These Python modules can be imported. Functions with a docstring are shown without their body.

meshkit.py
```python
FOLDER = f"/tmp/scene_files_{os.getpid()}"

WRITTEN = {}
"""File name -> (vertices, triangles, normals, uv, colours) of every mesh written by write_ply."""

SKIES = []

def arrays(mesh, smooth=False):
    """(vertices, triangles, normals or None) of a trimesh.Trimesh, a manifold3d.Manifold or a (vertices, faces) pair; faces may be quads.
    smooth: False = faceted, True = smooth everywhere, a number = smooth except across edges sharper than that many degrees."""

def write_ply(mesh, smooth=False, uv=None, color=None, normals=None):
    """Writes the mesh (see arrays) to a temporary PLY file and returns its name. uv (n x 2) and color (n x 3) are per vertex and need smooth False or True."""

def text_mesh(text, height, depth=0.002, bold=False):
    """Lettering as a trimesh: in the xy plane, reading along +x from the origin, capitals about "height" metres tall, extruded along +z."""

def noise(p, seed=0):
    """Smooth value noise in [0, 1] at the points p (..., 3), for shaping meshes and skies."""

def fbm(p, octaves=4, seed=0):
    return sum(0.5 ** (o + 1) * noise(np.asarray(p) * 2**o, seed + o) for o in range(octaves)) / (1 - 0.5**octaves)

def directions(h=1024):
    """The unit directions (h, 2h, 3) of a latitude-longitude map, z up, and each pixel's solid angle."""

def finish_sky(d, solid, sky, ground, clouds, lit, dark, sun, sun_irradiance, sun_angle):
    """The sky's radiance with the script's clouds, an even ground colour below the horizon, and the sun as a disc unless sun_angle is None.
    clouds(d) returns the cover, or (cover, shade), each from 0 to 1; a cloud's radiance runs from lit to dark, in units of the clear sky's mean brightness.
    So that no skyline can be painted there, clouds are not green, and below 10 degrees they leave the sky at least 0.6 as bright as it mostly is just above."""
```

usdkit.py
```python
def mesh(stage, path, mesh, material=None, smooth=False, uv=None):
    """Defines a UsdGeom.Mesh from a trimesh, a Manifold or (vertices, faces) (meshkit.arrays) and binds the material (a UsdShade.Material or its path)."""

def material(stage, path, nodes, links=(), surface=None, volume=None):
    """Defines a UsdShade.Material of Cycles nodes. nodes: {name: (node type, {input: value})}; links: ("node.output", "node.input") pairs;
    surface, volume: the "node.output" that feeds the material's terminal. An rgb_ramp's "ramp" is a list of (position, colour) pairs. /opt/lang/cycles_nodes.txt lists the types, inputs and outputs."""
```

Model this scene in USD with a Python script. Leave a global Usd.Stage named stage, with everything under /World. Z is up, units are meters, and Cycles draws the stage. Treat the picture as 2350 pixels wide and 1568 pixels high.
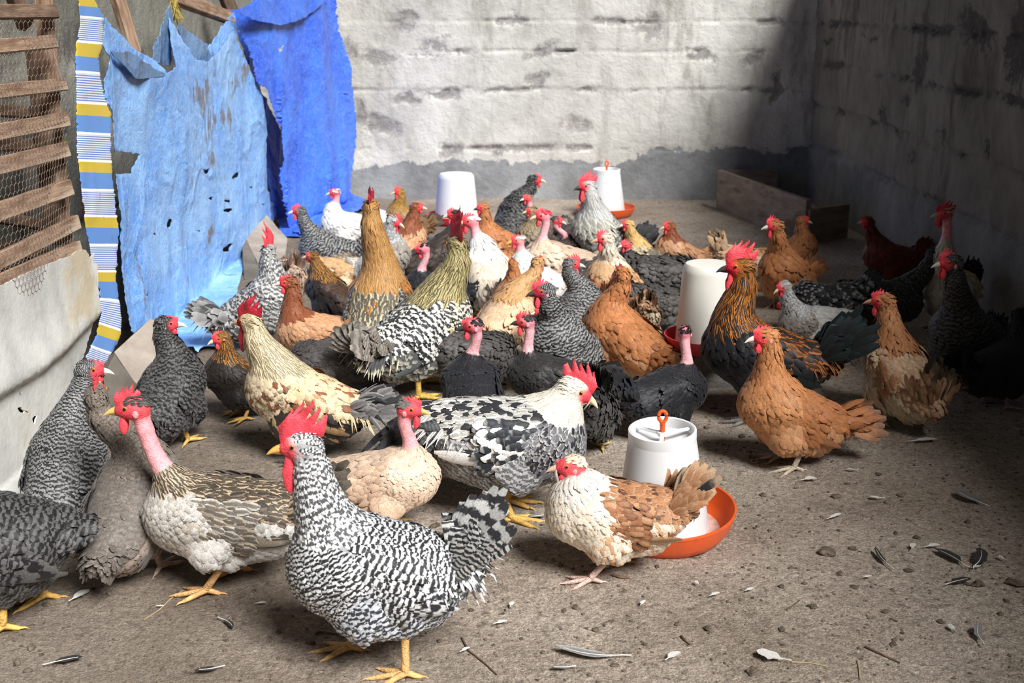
import math
import numpy as np
import trimesh
import shapely
from shapely.geometry import Polygon, Point
import usdkit
import meshkit
from pxr import Usd, UsdGeom, UsdLux, UsdShade, Sdf, Gf, Vt

stage = Usd.Stage.CreateInMemory()
UsdGeom.SetStageUpAxis(stage, UsdGeom.Tokens.z)
UsdGeom.SetStageMetersPerUnit(stage, 1.0)
UsdGeom.Xform.Define(stage, '/World')
UsdGeom.Scope.Define(stage, '/World/Looks')

# ------------------------------------------------------------------ camera, sky, sun, exposure
FPX, CX, CY, CAMZ = 2800.0, 1175.0, 784.0, 1.25
PITCH = math.atan(CY / FPX)                       # horizon on the frame's top edge
cam = UsdGeom.Camera.Define(stage, '/World/camera')
cam.CreateHorizontalApertureAttr(36.0)
cam.CreateVerticalApertureAttr(36.0 * 1568 / 2350)
cam.CreateFocalLengthAttr(36.0 * FPX / 2350)
cam.CreateClippingRangeAttr(Gf.Vec2f(0.05, 100))
cam.CreateFStopAttr(7.0)
cam.CreateFocusDistanceAttr(2.9)
cam.CreateExposureAttr(0.55)
cam.AddTranslateOp().Set(Gf.Vec3d(0, 0, CAMZ))
cam.AddRotateXOp().Set(90 - math.degrees(PITCH))

sky = UsdLux.DomeLight.Define(stage, '/World/sky')
sky.CreateIntensityAttr(0.014)
sky.CreateColorAttr(Gf.Vec3f(1.0, 0.985, 0.96))
sun = UsdLux.DistantLight.Define(stage, '/World/sun')
sun.CreateIntensityAttr(10.0)
sun.CreateAngleAttr(24.0)
sun.CreateColorAttr(Gf.Vec3f(1.0, 0.985, 0.96))
SUN = np.array([0.42, -0.58, 0.70])               # towards the hazy sun: right, behind the camera, above
SUN /= np.linalg.norm(SUN)
_el = math.degrees(math.asin(SUN[2]))
_az = math.degrees(math.atan2(SUN[1], SUN[0]))
sun.AddRotateZOp().Set(_az + 90.0)
sun.AddRotateXOp().Set(90.0 - _el)

# ------------------------------------------------------------------ helpers
FW = np.array([0, math.cos(PITCH), -math.sin(PITCH)])
UP = np.array([0, math.sin(PITCH), math.cos(PITCH)])
CAM = np.array([0, 0, CAMZ])


def ray(px, py):
    px, py = np.asarray(px, float), np.asarray(py, float)
    d = FW * FPX - UP * (py - CY)[..., None]
    d = d + np.stack([px - CX, 0 * px, 0 * px], -1)
    return d


def on_z(px, py, z=0.0):
    d = ray(px, py)
    return CAM + d * ((z - CAMZ) / d[..., 2])[..., None]


def on_x(px, py, x):
    d = ray(px, py)
    return CAM + d * (x / d[..., 0])[..., None]


def on_y(px, py, y):
    d = ray(px, py)
    return CAM + d * (y / d[..., 1])[..., None]


taken = {}


def numbered(parent, name):
    k = (parent, name)
    n = taken.get(k, 0)
    taken[k] = n + 1
    return name if n == 0 else f'{name}_{n:03d}'


def keys(prim, label=None, cat=None, group=None, kind=None):
    for k, v in (('label', label), ('category', cat), ('group', group), ('kind', kind)):
        if v:
            prim.SetCustomDataByKey(k, v)
    return prim


def obj(name, mesh, mat, parent=None, smooth=False, pv=None, label=None, kind=None, cat=None, group=None):
    p = parent or '/World'
    path = f'{p}/{numbered(p, name)}'
    m = usdkit.mesh(stage, path, mesh, mat, smooth=smooth)
    if pv:
        api = UsdGeom.PrimvarsAPI(m)
        for k, v in pv.items():
            api.CreatePrimvar(k, Sdf.ValueTypeNames.Color3fArray, 'vertex').Set(
                Vt.Vec3fArray.FromNumpy(np.ascontiguousarray(v, dtype=np.float32)))
    keys(m.GetPrim(), label, cat, group, kind)
    return path


def thing(name, label, cat, loc=(0, 0, 0), rotz=0.0, group=None, rot=None):
    path = f'/World/{numbered("/World", name)}'
    x = UsdGeom.Xform.Define(stage, path)
    x.AddTranslateOp().Set(Gf.Vec3d(*map(float, loc)))
    if rotz:
        x.AddRotateZOp().Set(float(rotz))
    if rot:
        x.AddRotateXYZOp().Set(Gf.Vec3f(*rot))
    keys(x.GetPrim(), label, cat, group)
    return path


def srgb(r, g, b):
    c = np.array([r, g, b]) / 255.0
    return tuple(np.where(c <= 0.04045, c / 12.92, ((c + 0.055) / 1.055) ** 2.4))


def tube(pts, radii, sides=6, caps=True):
    """A swept tube through pts."""
    p = np.asarray(pts, float)
    r = np.broadcast_to(radii, (len(p),))
    t = np.gradient(p, axis=0)
    t /= np.linalg.norm(t, axis=1, keepdims=True) + 1e-12
    ref = np.array([0, 0, 1.0]) if abs(t[:, 2]).mean() < 0.8 else np.array([1.0, 0, 0])
    a = np.cross(t, ref)
    a /= np.linalg.norm(a, axis=1, keepdims=True) + 1e-12
    b = np.cross(t, a)
    ang = np.arange(sides) * 2 * np.pi / sides
    v = p[:, None] + r[:, None, None] * (np.cos(ang)[None, :, None] * a[:, None] + np.sin(ang)[None, :, None] * b[:, None])
    i, j = np.meshgrid(np.arange(len(p) - 1), np.arange(sides), indexing='ij')
    q = np.stack([i * sides + j, i * sides + (j + 1) % sides, (i + 1) * sides + (j + 1) % sides, (i + 1) * sides + j], -1).reshape(-1, 4)
    f = np.vstack([q[:, [0, 1, 2]], q[:, [0, 2, 3]]])
    v = v.reshape(-1, 3)
    if caps:
        n = len(v)
        v = np.vstack([v, p[:1], p[-1:]])
        k = np.arange(sides)
        f = np.vstack([f, np.stack([k * 0 + n, (k + 1) % sides, k], -1),
                       np.stack([k * 0 + n + 1, (len(p) - 1) * sides + k, (len(p) - 1) * sides + (k + 1) % sides], -1)])
    return v, f[:, ::-1]


def join(parts):
    vs, fs, n = [], [], 0
    for v, f in parts:
        vs.append(np.asarray(v, float))
        fs.append(np.asarray(f) + n)
        n += len(v)
    return np.vstack(vs), np.vstack(fs)


def grid_faces(nu, nv):
    i, j = np.meshgrid(np.arange(nu - 1), np.arange(nv - 1), indexing='ij')
    a = i * nv + j
    return np.stack([a, a + nv, a + nv + 1, a + 1], -1).reshape(-1, 4)


def rbox(size, r=0.006, seed=0, rough=0.0, sub=0):
    """A box with chamfered edges, optionally roughened."""
    sx, sy, sz = np.array(size) / 2
    pts = []
    for a in (-1, 1):
        for b in (-1, 1):
            for c in (-1, 1):
                for k in range(3):
                    q = np.array([a * sx, b * sy, c * sz])
                    for m in range(3):
                        if m != k:
                            q[m] -= np.sign(q[m]) * r
                    pts.append(q)
    m = trimesh.convex.convex_hull(np.array(pts))
    if rough:
        m = m.subdivide_to_size(max(size) / (sub or 12), max_iter=12)
        p = np.array(m.vertices)
        n = np.array(m.vertex_normals)
        m = trimesh.Trimesh(p + n * ((meshkit.fbm(p * 30, 3, seed) - 0.45) * rough)[:, None], m.faces, process=False)
    return m


def xf(mesh, M):
    if isinstance(mesh, tuple):
        v, f = mesh
    else:
        v, f = np.array(mesh.vertices), np.array(mesh.faces)
    return v @ M[:3, :3].T + M[:3, 3], f


def frame(origin, x, z):
    x = np.asarray(x, float)
    x = x / np.linalg.norm(x)
    z = np.asarray(z, float) - np.dot(z, x) * x
    z /= np.linalg.norm(z)
    M = np.eye(4)
    M[:3, 0], M[:3, 1], M[:3, 2], M[:3, 3] = x, np.cross(z, x), z, origin
    return M


# ------------------------------------------------------------------ materials
LK = '/World/Looks/'


def attr_mat(name, rough=0.5, sss=0.0, bump=0.0, bscale=60.0, spec=0.35, noise_amt=0.25, nscale=40.0):
    n = {'a': ('attribute', {'attribute': 'col'}), 'tc': ('texture_coordinate', {}),
         'n': ('noise_texture', {'scale': nscale, 'detail': 4.0}),
         'mr': ('map_range', {'from_min': 0.3, 'from_max': 0.7, 'to_min': 1 - noise_amt, 'to_max': 1 + noise_amt}),
         'mul': ('mix', {'mix_type': 'multiply', 'fac': 1.0}),
         'nb': ('noise_texture', {'scale': bscale, 'detail': 3.0}),
         'b': ('bump', {'strength': bump, 'distance': 0.004}),
         'p': ('principled_bsdf', {'roughness': rough, 'specular_ior_level': spec, 'subsurface_weight': sss, 'subsurface_scale': 0.006})}
    l = [('tc.object', 'n.vector'), ('tc.object', 'nb.vector'), ('n.fac', 'mr.value'), ('a.color', 'mul.color1'), ('mr.result', 'mul.color2'),
         ('mul.color', 'p.base_color'), ('nb.fac', 'b.height'), ('b.normal', 'p.normal')]
    return usdkit.material(stage, LK + name, n, l, surface='p.BSDF')


M_SKIN = attr_mat('skin', rough=0.45, sss=0.0, bump=0.6, bscale=350.0, noise_amt=0.18, nscale=90.0)
M_DOWN = attr_mat('down', rough=0.9, bump=0.8, bscale=160.0, spec=0.1, noise_amt=0.3, nscale=60.0)
M_HORN = attr_mat('horn', rough=0.35, bump=0.1, bscale=200.0, noise_amt=0.12, nscale=60.0)
M_LEG = attr_mat('leg_scales', rough=0.5, bump=1.0, bscale=260.0, noise_amt=0.3, nscale=70.0)


def feather_mat():
    n = {'a': ('attribute', {'attribute': 'col'}), 'b': ('attribute', {'attribute': 'col2'}),
         'pat': ('attribute', {'attribute': 'pat'}), 'pw': ('attribute', {'attribute': 'pw'}), 'pl': ('attribute', {'attribute': 'pl'}),
         'sp': ('separate_color', {}), 'sw': ('separate_color', {}), 'sl': ('separate_color', {}),
         'tc': ('texture_coordinate', {}),
         'nz': ('noise_texture', {'scale': 110.0, 'detail': 2.0}),
         'nm': ('math', {'math_type': 'multiply_add', 'value2': 0.7, 'value3': -0.35}),
         'ph': ('math', {'math_type': 'add'}),
         'fr': ('math', {'math_type': 'fraction'}),
         'tri': ('math', {'math_type': 'pingpong', 'value2': 0.5}),
         'bar': ('map_range', {'range_type': 'smoothstep', 'from_min': 0.17, 'from_max': 0.33}),
         'barw': ('math', {'math_type': 'multiply'}),
         'un': ('math', {'math_type': 'multiply_add', 'value2': 0.3}),
         'tip': ('map_range', {'range_type': 'smoothstep', 'from_min': 0.68, 'from_max': 0.86}),
         'tipw': ('math', {'math_type': 'multiply'}),
         'st': ('map_range', {'range_type': 'smoothstep', 'from_min': 0.30, 'from_max': 0.62, 'to_min': 1.0, 'to_max': 0.0}),
         'stw': ('math', {'math_type': 'multiply'}),
         'lu': ('math', {'math_type': 'multiply_add', 'value2': 1.7, 'value3': -0.75}),
         'lm': ('math', {'math_type': 'maximum'}),
         'la': ('map_range', {'range_type': 'smoothstep', 'from_min': 0.5, 'from_max': 0.85}),
         'law': ('math', {'math_type': 'multiply'}),
         'm1': ('math', {'math_type': 'maximum'}), 'm2': ('math', {'math_type': 'maximum'}), 'm3': ('math', {'math_type': 'maximum', 'use_clamp': True}),
         'mix': ('mix', {}),
         'fine': ('noise_texture', {'scale': 420.0, 'detail': 2.0}),
         'fm': ('map_range', {'from_min': 0.3, 'from_max': 0.7, 'to_min': 0.72, 'to_max': 1.22}),
         'mul': ('mix', {'mix_type': 'multiply', 'fac': 1.0}),
         'p': ('principled_bsdf', {'roughness': 0.55, 'specular_ior_level': 0.28, 'sheen_weight': 0.08}),
         'tr': ('translucent_bsdf', {}), 'mc': ('mix_closure', {'fac': 0.12})}
    l = [('pat.color', 'sp.color'), ('pw.color', 'sw.color'), ('pl.color', 'sl.color'), ('tc.object', 'nz.vector'), ('tc.object', 'fine.vector'),
         ('nz.fac', 'nm.value1'), ('nm.value', 'ph.value1'), ('sp.r', 'ph.value2'), ('ph.value', 'fr.value1'), ('fr.value', 'tri.value1'),
         ('tri.value', 'bar.value'), ('bar.result', 'barw.value1'), ('sw.r', 'barw.value2'),
         ('nm.value', 'un.value1'), ('sp.b', 'un.value3'), ('un.value', 'tip.value'), ('tip.result', 'tipw.value1'), ('sw.g', 'tipw.value2'),
         ('sp.g', 'st.value'), ('st.result', 'stw.value1'), ('sw.b', 'stw.value2'),
         ('un.value', 'lu.value1'), ('lu.value', 'lm.value1'), ('sp.g', 'lm.value2'), ('lm.value', 'la.value'), ('la.result', 'law.value1'), ('sl.r', 'law.value2'),
         ('barw.value', 'm1.value1'), ('tipw.value', 'm1.value2'), ('m1.value', 'm2.value1'), ('stw.value', 'm2.value2'), ('m2.value', 'm3.value1'), ('law.value', 'm3.value2'),
         ('m3.value', 'mix.fac'), ('a.color', 'mix.color1'), ('b.color', 'mix.color2'),
         ('fine.fac', 'fm.value'), ('mix.color', 'mul.color1'), ('fm.result', 'mul.color2'), ('mul.color', 'p.base_color'),
         ('mul.color', 'tr.color'), ('p.BSDF', 'mc.closure1'), ('tr.BSDF', 'mc.closure2')]
    return usdkit.material(stage, LK + 'feather', n, l, surface='mc.closure')


M_FEATHER = feather_mat()


def plain(name, col, rough=0.5, spec=0.4, **kw):
    return usdkit.material(stage, LK + name, {'p': ('principled_bsdf', {'base_color': col, 'roughness': rough, 'specular_ior_level': spec, **kw})}, surface='p.BSDF')


M_PUPIL = plain('pupil', (0.005, 0.004, 0.004), 0.08, 0.6)


def noisy(name, c1, c2, scale=6.0, rough=0.8, bump=0.4, bscale=60.0, dist=0.006, spec=0.3, detail=8.0, lo=0.35, hi=0.65, c3=None, s3=2.0, stretch=(1, 1, 1), trans=0.0):
    n = {'g': ('geometry', {}), 'tc': ('texture_coordinate', {}), 'mp': ('mapping', {'scale': stretch}),
         'n': ('noise_texture', {'scale': scale, 'detail': detail, 'roughness': 0.6}),
         'r': ('rgb_ramp', {'ramp': [(lo, c1), (hi, c2)]}),
         'n3': ('noise_texture', {'scale': s3, 'detail': 6.0, 'roughness': 0.65}),
         'r3': ('map_range', {'range_type': 'smoothstep', 'from_min': 0.54, 'from_max': 0.66}),
         'm3': ('mix', {'color2': c3 if c3 is not None else c1}),
         'nb': ('noise_texture', {'scale': bscale, 'detail': 6.0, 'roughness': 0.6}),
         'b': ('bump', {'strength': bump, 'distance': dist}),
         'p': ('principled_bsdf', {'roughness': rough, 'specular_ior_level': spec})}
    l = [('tc.object', 'mp.vector'), ('mp.vector', 'n.vector'), ('mp.vector', 'n3.vector'), ('mp.vector', 'nb.vector'), ('n.fac', 'r.fac'),
         ('n3.fac', 'r3.value'), ('r3.result', 'm3.fac'), ('r.color', 'm3.color1'), ('m3.color', 'p.base_color'), ('nb.fac', 'b.height'), ('b.normal', 'p.normal')]
    surf = 'p.BSDF'
    if trans:
        n['tr'] = ('translucent_bsdf', {})
        n['mc'] = ('mix_closure', {'fac': trans})
        l += [('m3.color', 'tr.color'), ('p.BSDF', 'mc.closure1'), ('tr.BSDF', 'mc.closure2')]
        surf = 'mc.closure'
    return usdkit.material(stage, LK + name, n, l, surface=surf)


# ------------------------------------------------------------------ the room
YB, XR, XL = 7.9, 1.915, -1.60                       # back wall, right wall, left wall


def wall_mat(name, light, mid, patch, damp, spec=0.2):
    """Cast concrete: col holds three masks: r rough patches, g damp, b weathering/leaks."""
    n = {'a': ('attribute', {'attribute': 'col'}), 's': ('separate_color', {}), 'g': ('geometry', {}),
         'n1': ('noise_texture', {'scale': 2.2, 'detail': 5.0, 'roughness': 0.68}),
         'r1': ('rgb_ramp', {'ramp': [(0.30, mid), (0.62, light)]}),
         'mp': ('mapping', {'scale': (1.0, 1.0, 0.28)}),
         'n2': ('noise_texture', {'scale': 7.0, 'detail': 5.0, 'roughness': 0.7}),
         'r2': ('map_range', {'range_type': 'smoothstep', 'from_min': 0.45, 'from_max': 0.72}),
         'wm': ('math', {'math_type': 'multiply'}),
         'mw': ('mix', {'color2': tuple(np.array(mid) * np.array((0.62, 0.60, 0.56)))}),
         'n3': ('noise_texture', {'scale': 26.0, 'detail': 5.0, 'roughness': 0.72}),
         'pj': ('math', {'math_type': 'multiply_add', 'value2': 1.9, 'value3': -0.95}),
         'pa': ('math', {'math_type': 'add'}),
         'ps': ('map_range', {'range_type': 'smoothstep', 'from_min': 0.34, 'from_max': 0.62}),
         'pc': ('rgb_ramp', {'ramp': [(0.35, tuple(np.array(patch) * 0.6)), (0.65, tuple(np.array(patch) * 1.25))]}),
         'mpch': ('mix', {}),
         'da': ('math', {'math_type': 'add'}),
         'ds': ('map_range', {'range_type': 'smoothstep', 'from_min': 0.38, 'from_max': 0.62}),
         'dc': ('rgb_ramp', {'ramp': [(0.38, tuple(np.array(damp) * 0.75)), (0.62, tuple(np.array(damp) * 1.3))]}),
         'md': ('mix', {}),
         'nb': ('noise_texture', {'scale': 45.0, 'detail': 5.0, 'roughness': 0.75}),
         'b': ('bump', {'strength': 0.75, 'distance': 0.012}),
         'p': ('principled_bsdf', {'roughness': 0.9, 'specular_ior_level': spec})}
    l = [('a.color', 's.color'), ('g.position', 'n1.vector'), ('n1.fac', 'r1.fac'), ('g.position', 'mp.vector'), ('mp.vector', 'n2.vector'),
         ('n2.fac', 'r2.value'), ('r2.result', 'wm.value1'), ('s.b', 'wm.value2'), ('wm.value', 'mw.fac'), ('r1.color', 'mw.color1'),
         ('g.position', 'n3.vector'), ('n3.fac', 'pj.value1'), ('pj.value', 'pa.value1'), ('s.r', 'pa.value2'), ('pa.value', 'ps.value'),
         ('n3.fac', 'pc.fac'), ('ps.result', 'mpch.fac'), ('mw.color', 'mpch.color1'), ('pc.color', 'mpch.color2'),
         ('pj.value', 'da.value1'), ('s.g', 'da.value2'), ('da.value', 'ds.value'), ('n1.fac', 'dc.fac'), ('ds.result', 'md.fac'),
         ('mpch.color', 'md.color1'), ('dc.color', 'md.color2'), ('md.color', 'p.base_color'),
         ('g.position', 'nb.vector'), ('nb.fac', 'b.height'), ('b.normal', 'p.normal')]
    return usdkit.material(stage, LK + name, n, l, surface='p.BSDF')


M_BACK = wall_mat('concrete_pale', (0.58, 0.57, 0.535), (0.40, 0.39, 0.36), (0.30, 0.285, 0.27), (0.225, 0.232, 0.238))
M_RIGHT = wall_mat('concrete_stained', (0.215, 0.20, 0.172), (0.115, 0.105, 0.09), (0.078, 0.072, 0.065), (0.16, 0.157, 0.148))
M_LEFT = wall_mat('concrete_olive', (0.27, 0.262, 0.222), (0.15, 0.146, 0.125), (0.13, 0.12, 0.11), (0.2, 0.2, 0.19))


def lens(u, v, c, size, ang, p=2.0):
    ca, sa = math.cos(ang), math.sin(ang)
    du, dv = u - c[0], v - c[1]
    a, b = (du * ca + dv * sa) / size[0], (-du * sa + dv * ca) / size[1]
    return np.clip(1.25 - np.sqrt(a * a + b * b), 0, 1)


def wall(name, label, mat, u0, u1, z1, place, joints, patches, dampf, leak, step=0.011, seed=0, amp=0.012, jd=1.0):
    """A cast wall as a relief: courses a little proud of one another, recessed ragged joints, spalled patches."""
    nu, nv = int((u1 - u0) / step), int(z1 / step)
    U, V = np.meshgrid(np.linspace(u0, u1, nu), np.linspace(-0.06, z1, nv), indexing='ij')
    P3 = np.stack([U, V, 0 * U], -1)
    h = (meshkit.fbm(P3 * 3.0, 4, seed) - 0.47) * amp * 1.6 + (meshkit.fbm(P3 * 22.0, 3, seed + 1) - 0.45) * amp * 0.55
    wob = (meshkit.fbm(P3 * np.array([2.0, 0, 0]) + seed, 3, seed + 2) - 0.45) * 0.03
    rag = meshkit.fbm(P3 * 18.0, 3, seed + 3)
    rng = np.random.default_rng(seed)
    edges = [-1.0] + list(joints) + [9.0]
    for k in range(len(edges) - 1):
        h += np.where((V - wob > edges[k]) & (V - wob <= edges[k + 1]), rng.uniform(-0.3, 0.3) * amp, 0)
    for j in joints:
        d = np.abs(V - wob - j)
        h -= np.exp(-(d / 0.008) ** 2) * 0.012 * jd * np.clip(2.6 * (rag - 0.36) + (jd - 1) * 0.3, 0, 1.2)
    pm = np.zeros_like(U)
    WU = U + (meshkit.fbm(P3 * 13.0, 3, seed + 21) - 0.44) * 0.10
    WV = V + (meshkit.fbm(P3 * 13.0, 3, seed + 22) - 0.44) * 0.07
    for (cu, cv, su, sv, an) in patches:
        pm = np.maximum(pm, lens(WU, WV, (cu, cv), (su, sv), an) * rng.uniform(0.55, 0.95))
    for j in joints:                                # spalls along the joints
        d = np.abs(V - wob - j)
        pm = np.maximum(pm, np.clip((meshkit.fbm(P3 * np.array([3.2, 9, 1]), 3, seed + 9) - 0.50) * 5, 0, 0.75) * np.exp(-(d / 0.035) ** 2))
    h -= np.clip(pm - 0.35, 0, 0.3) * 0.03 * (0.7 + 0.8 * rag)
    dm = dampf(U, V, rag)
    lm = leak(U, V)
    pts = place(U, V, h)
    return obj(name, (pts.reshape(-1, 3), grid_faces(nu, nv)), mat, smooth=True,
               pv={'col': np.stack([pm, dm, lm], -1).reshape(-1, 3)}, label=label, kind='structure')


def bw(px, py):                                    # a pixel of the back wall as (u, z)
    p = on_y(np.array(px), np.array(py), YB)
    return float(p[0]), float(p[2])


def bp(px, py, lx, ly, deg=0):
    u, z = bw(px, py)
    return (u, z, lx / 352 / 2, ly / 345 / 2, math.radians(deg))


BACK_PATCHES = [bp(1250, 112, 130, 40, 15), bp(1180, 50, 60, 55, 0), bp(925, 50, 90, 70, 20), bp(1000, 100, 140, 50, 10), bp(870, 135, 160, 45, 5),
                bp(1235, 180, 70, 50, 30), bp(1500, 60, 90, 80, -30), bp(1610, 125, 80, 45, -10), bp(930, 228, 90, 34, 0), bp(1025, 212, 90, 36, 5),
                bp(1325, 285, 100, 55, -15), bp(880, 285, 120, 60, -15), bp(1600, 125, 70, 40, 0), bp(1730, 135, 90, 40, 10), bp(1460, 50, 40, 60, 0),
                bp(1035, 345, 60, 40, 0), bp(1140, 350, 50, 30, 0), bp(800, 120, 60, 90, 0), bp(1785, 200, 26, 90, 0), bp(830, 260, 50, 90, 20)]


def back_damp(U, V, rag):
    top = 0.245 + 0.05 * meshkit.noise(np.stack([U * 3.0, 0 * U, 0 * U], -1), 5) - 0.06 * np.clip((1.1 - U) / 2.2, 0, 1) + 0.05 * (U > 0.8)
    return np.clip((top - V) / 0.05 + 0.5 + (rag - 0.5) * 1.6, 0, 1)


def back_leak(U, V):
    return np.clip(0.35 + 0.9 * (meshkit.fbm(np.stack([U * 1.3, V * 0.8, 0 * U], -1), 3, 8) - 0.35) + 0.35 * np.clip(U - 0.9, 0, 1), 0, 1)


wall('wall_back', 'pale cast-concrete back wall with horizontal form lines, spalled patches and a damp grey foot', M_BACK, -3.2, XR + 0.12, 1.62,
     lambda U, V, h: np.stack([U, YB - h, V], -1), [bw(1200, 344)[1], bw(1200, 206)[1], bw(1200, 128)[1] + 0.02, bw(1200, 52)[1], 1.4],
     BACK_PATCHES, back_damp, back_leak, seed=3)


def rp(px, py, ly, lz, deg=0):                     # a patch of the right wall given by its pixel, sizes in metres
    p = on_x(np.array(px), np.array(py), XR)
    return (float(p[1]), float(p[2]), ly / 2, lz / 2, math.radians(deg))


RIGHT_PATCHES = [rp(2160, 310, 0.25, 0.13), rp(2090, 360, 0.14, 0.12), rp(2030, 260, 0.2, 0.12), rp(2260, 340, 0.12, 0.1), rp(2240, 70, 0.5, 0.2, 20),
                 rp(2330, 100, 0.3, 0.4), rp(2110, 160, 0.25, 0.3, 50), rp(2080, 230, 0.2, 0.1), rp(1900, 90, 0.5, 0.05), rp(2000, 85, 0.5, 0.05)]


def right_damp(U, V, rag):                         # paler lime-washed foot
    top = 0.36 + 0.05 * meshkit.noise(np.stack([U * 2.5, 0 * U, 0 * U], -1), 15)
    return np.clip((top - V) / 0.05 + 0.5 + (rag - 0.5) * 1.4, 0, 0.8)


def right_leak(U, V):
    return np.clip(0.15 + 1.6 * (meshkit.fbm(np.stack([U * 0.9, V * 0.9, 0 * U], -1), 3, 21) - 0.36) + 0.4 * np.clip((V - 0.7) * 2, 0, 1), 0, 1)


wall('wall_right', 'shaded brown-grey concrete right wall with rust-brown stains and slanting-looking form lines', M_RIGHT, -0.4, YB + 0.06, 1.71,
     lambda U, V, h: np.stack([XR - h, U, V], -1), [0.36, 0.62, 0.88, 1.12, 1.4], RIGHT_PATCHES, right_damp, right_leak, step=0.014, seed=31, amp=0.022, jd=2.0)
obj('shade_block_1', xf(rbox((0.22, 4.0, 0.20), 0.012), trimesh.transformations.translation_matrix((XR + 0.10, 1.6, 1.81))), M_RIGHT, label='added unseen concrete block on the near right wall, casting shade on the floor', kind='structure')  # out-of-view block added on the wall top to shade the near right floor
wall('wall_left', 'dim olive-grey concrete wall behind the hanging blue tarpaulin', M_LEFT, 0.4, YB, 1.62,
     lambda U, V, h: np.stack([XL + h, U, V], -1), [0.45, 0.78, 1.02, 1.3], [(4.6, 1.1, 0.3, 0.1, 0.2), (6.0, 1.0, 0.3, 0.1, 0)],
     lambda U, V, r: 0 * U, lambda U, V: 0 * U + 0.5, step=0.02, seed=57)


# floor of trodden sand and droppings
def floor_z(x, y):
    x, y = np.asarray(x, float), np.asarray(y, float)
    p = np.stack([x, y, 0 * x], -1)
    return (meshkit.fbm(p * 2.6, 3, 71) - 0.44) * 0.022 + (meshkit.fbm(p * 14.0, 3, 72) - 0.44) * 0.010


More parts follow.
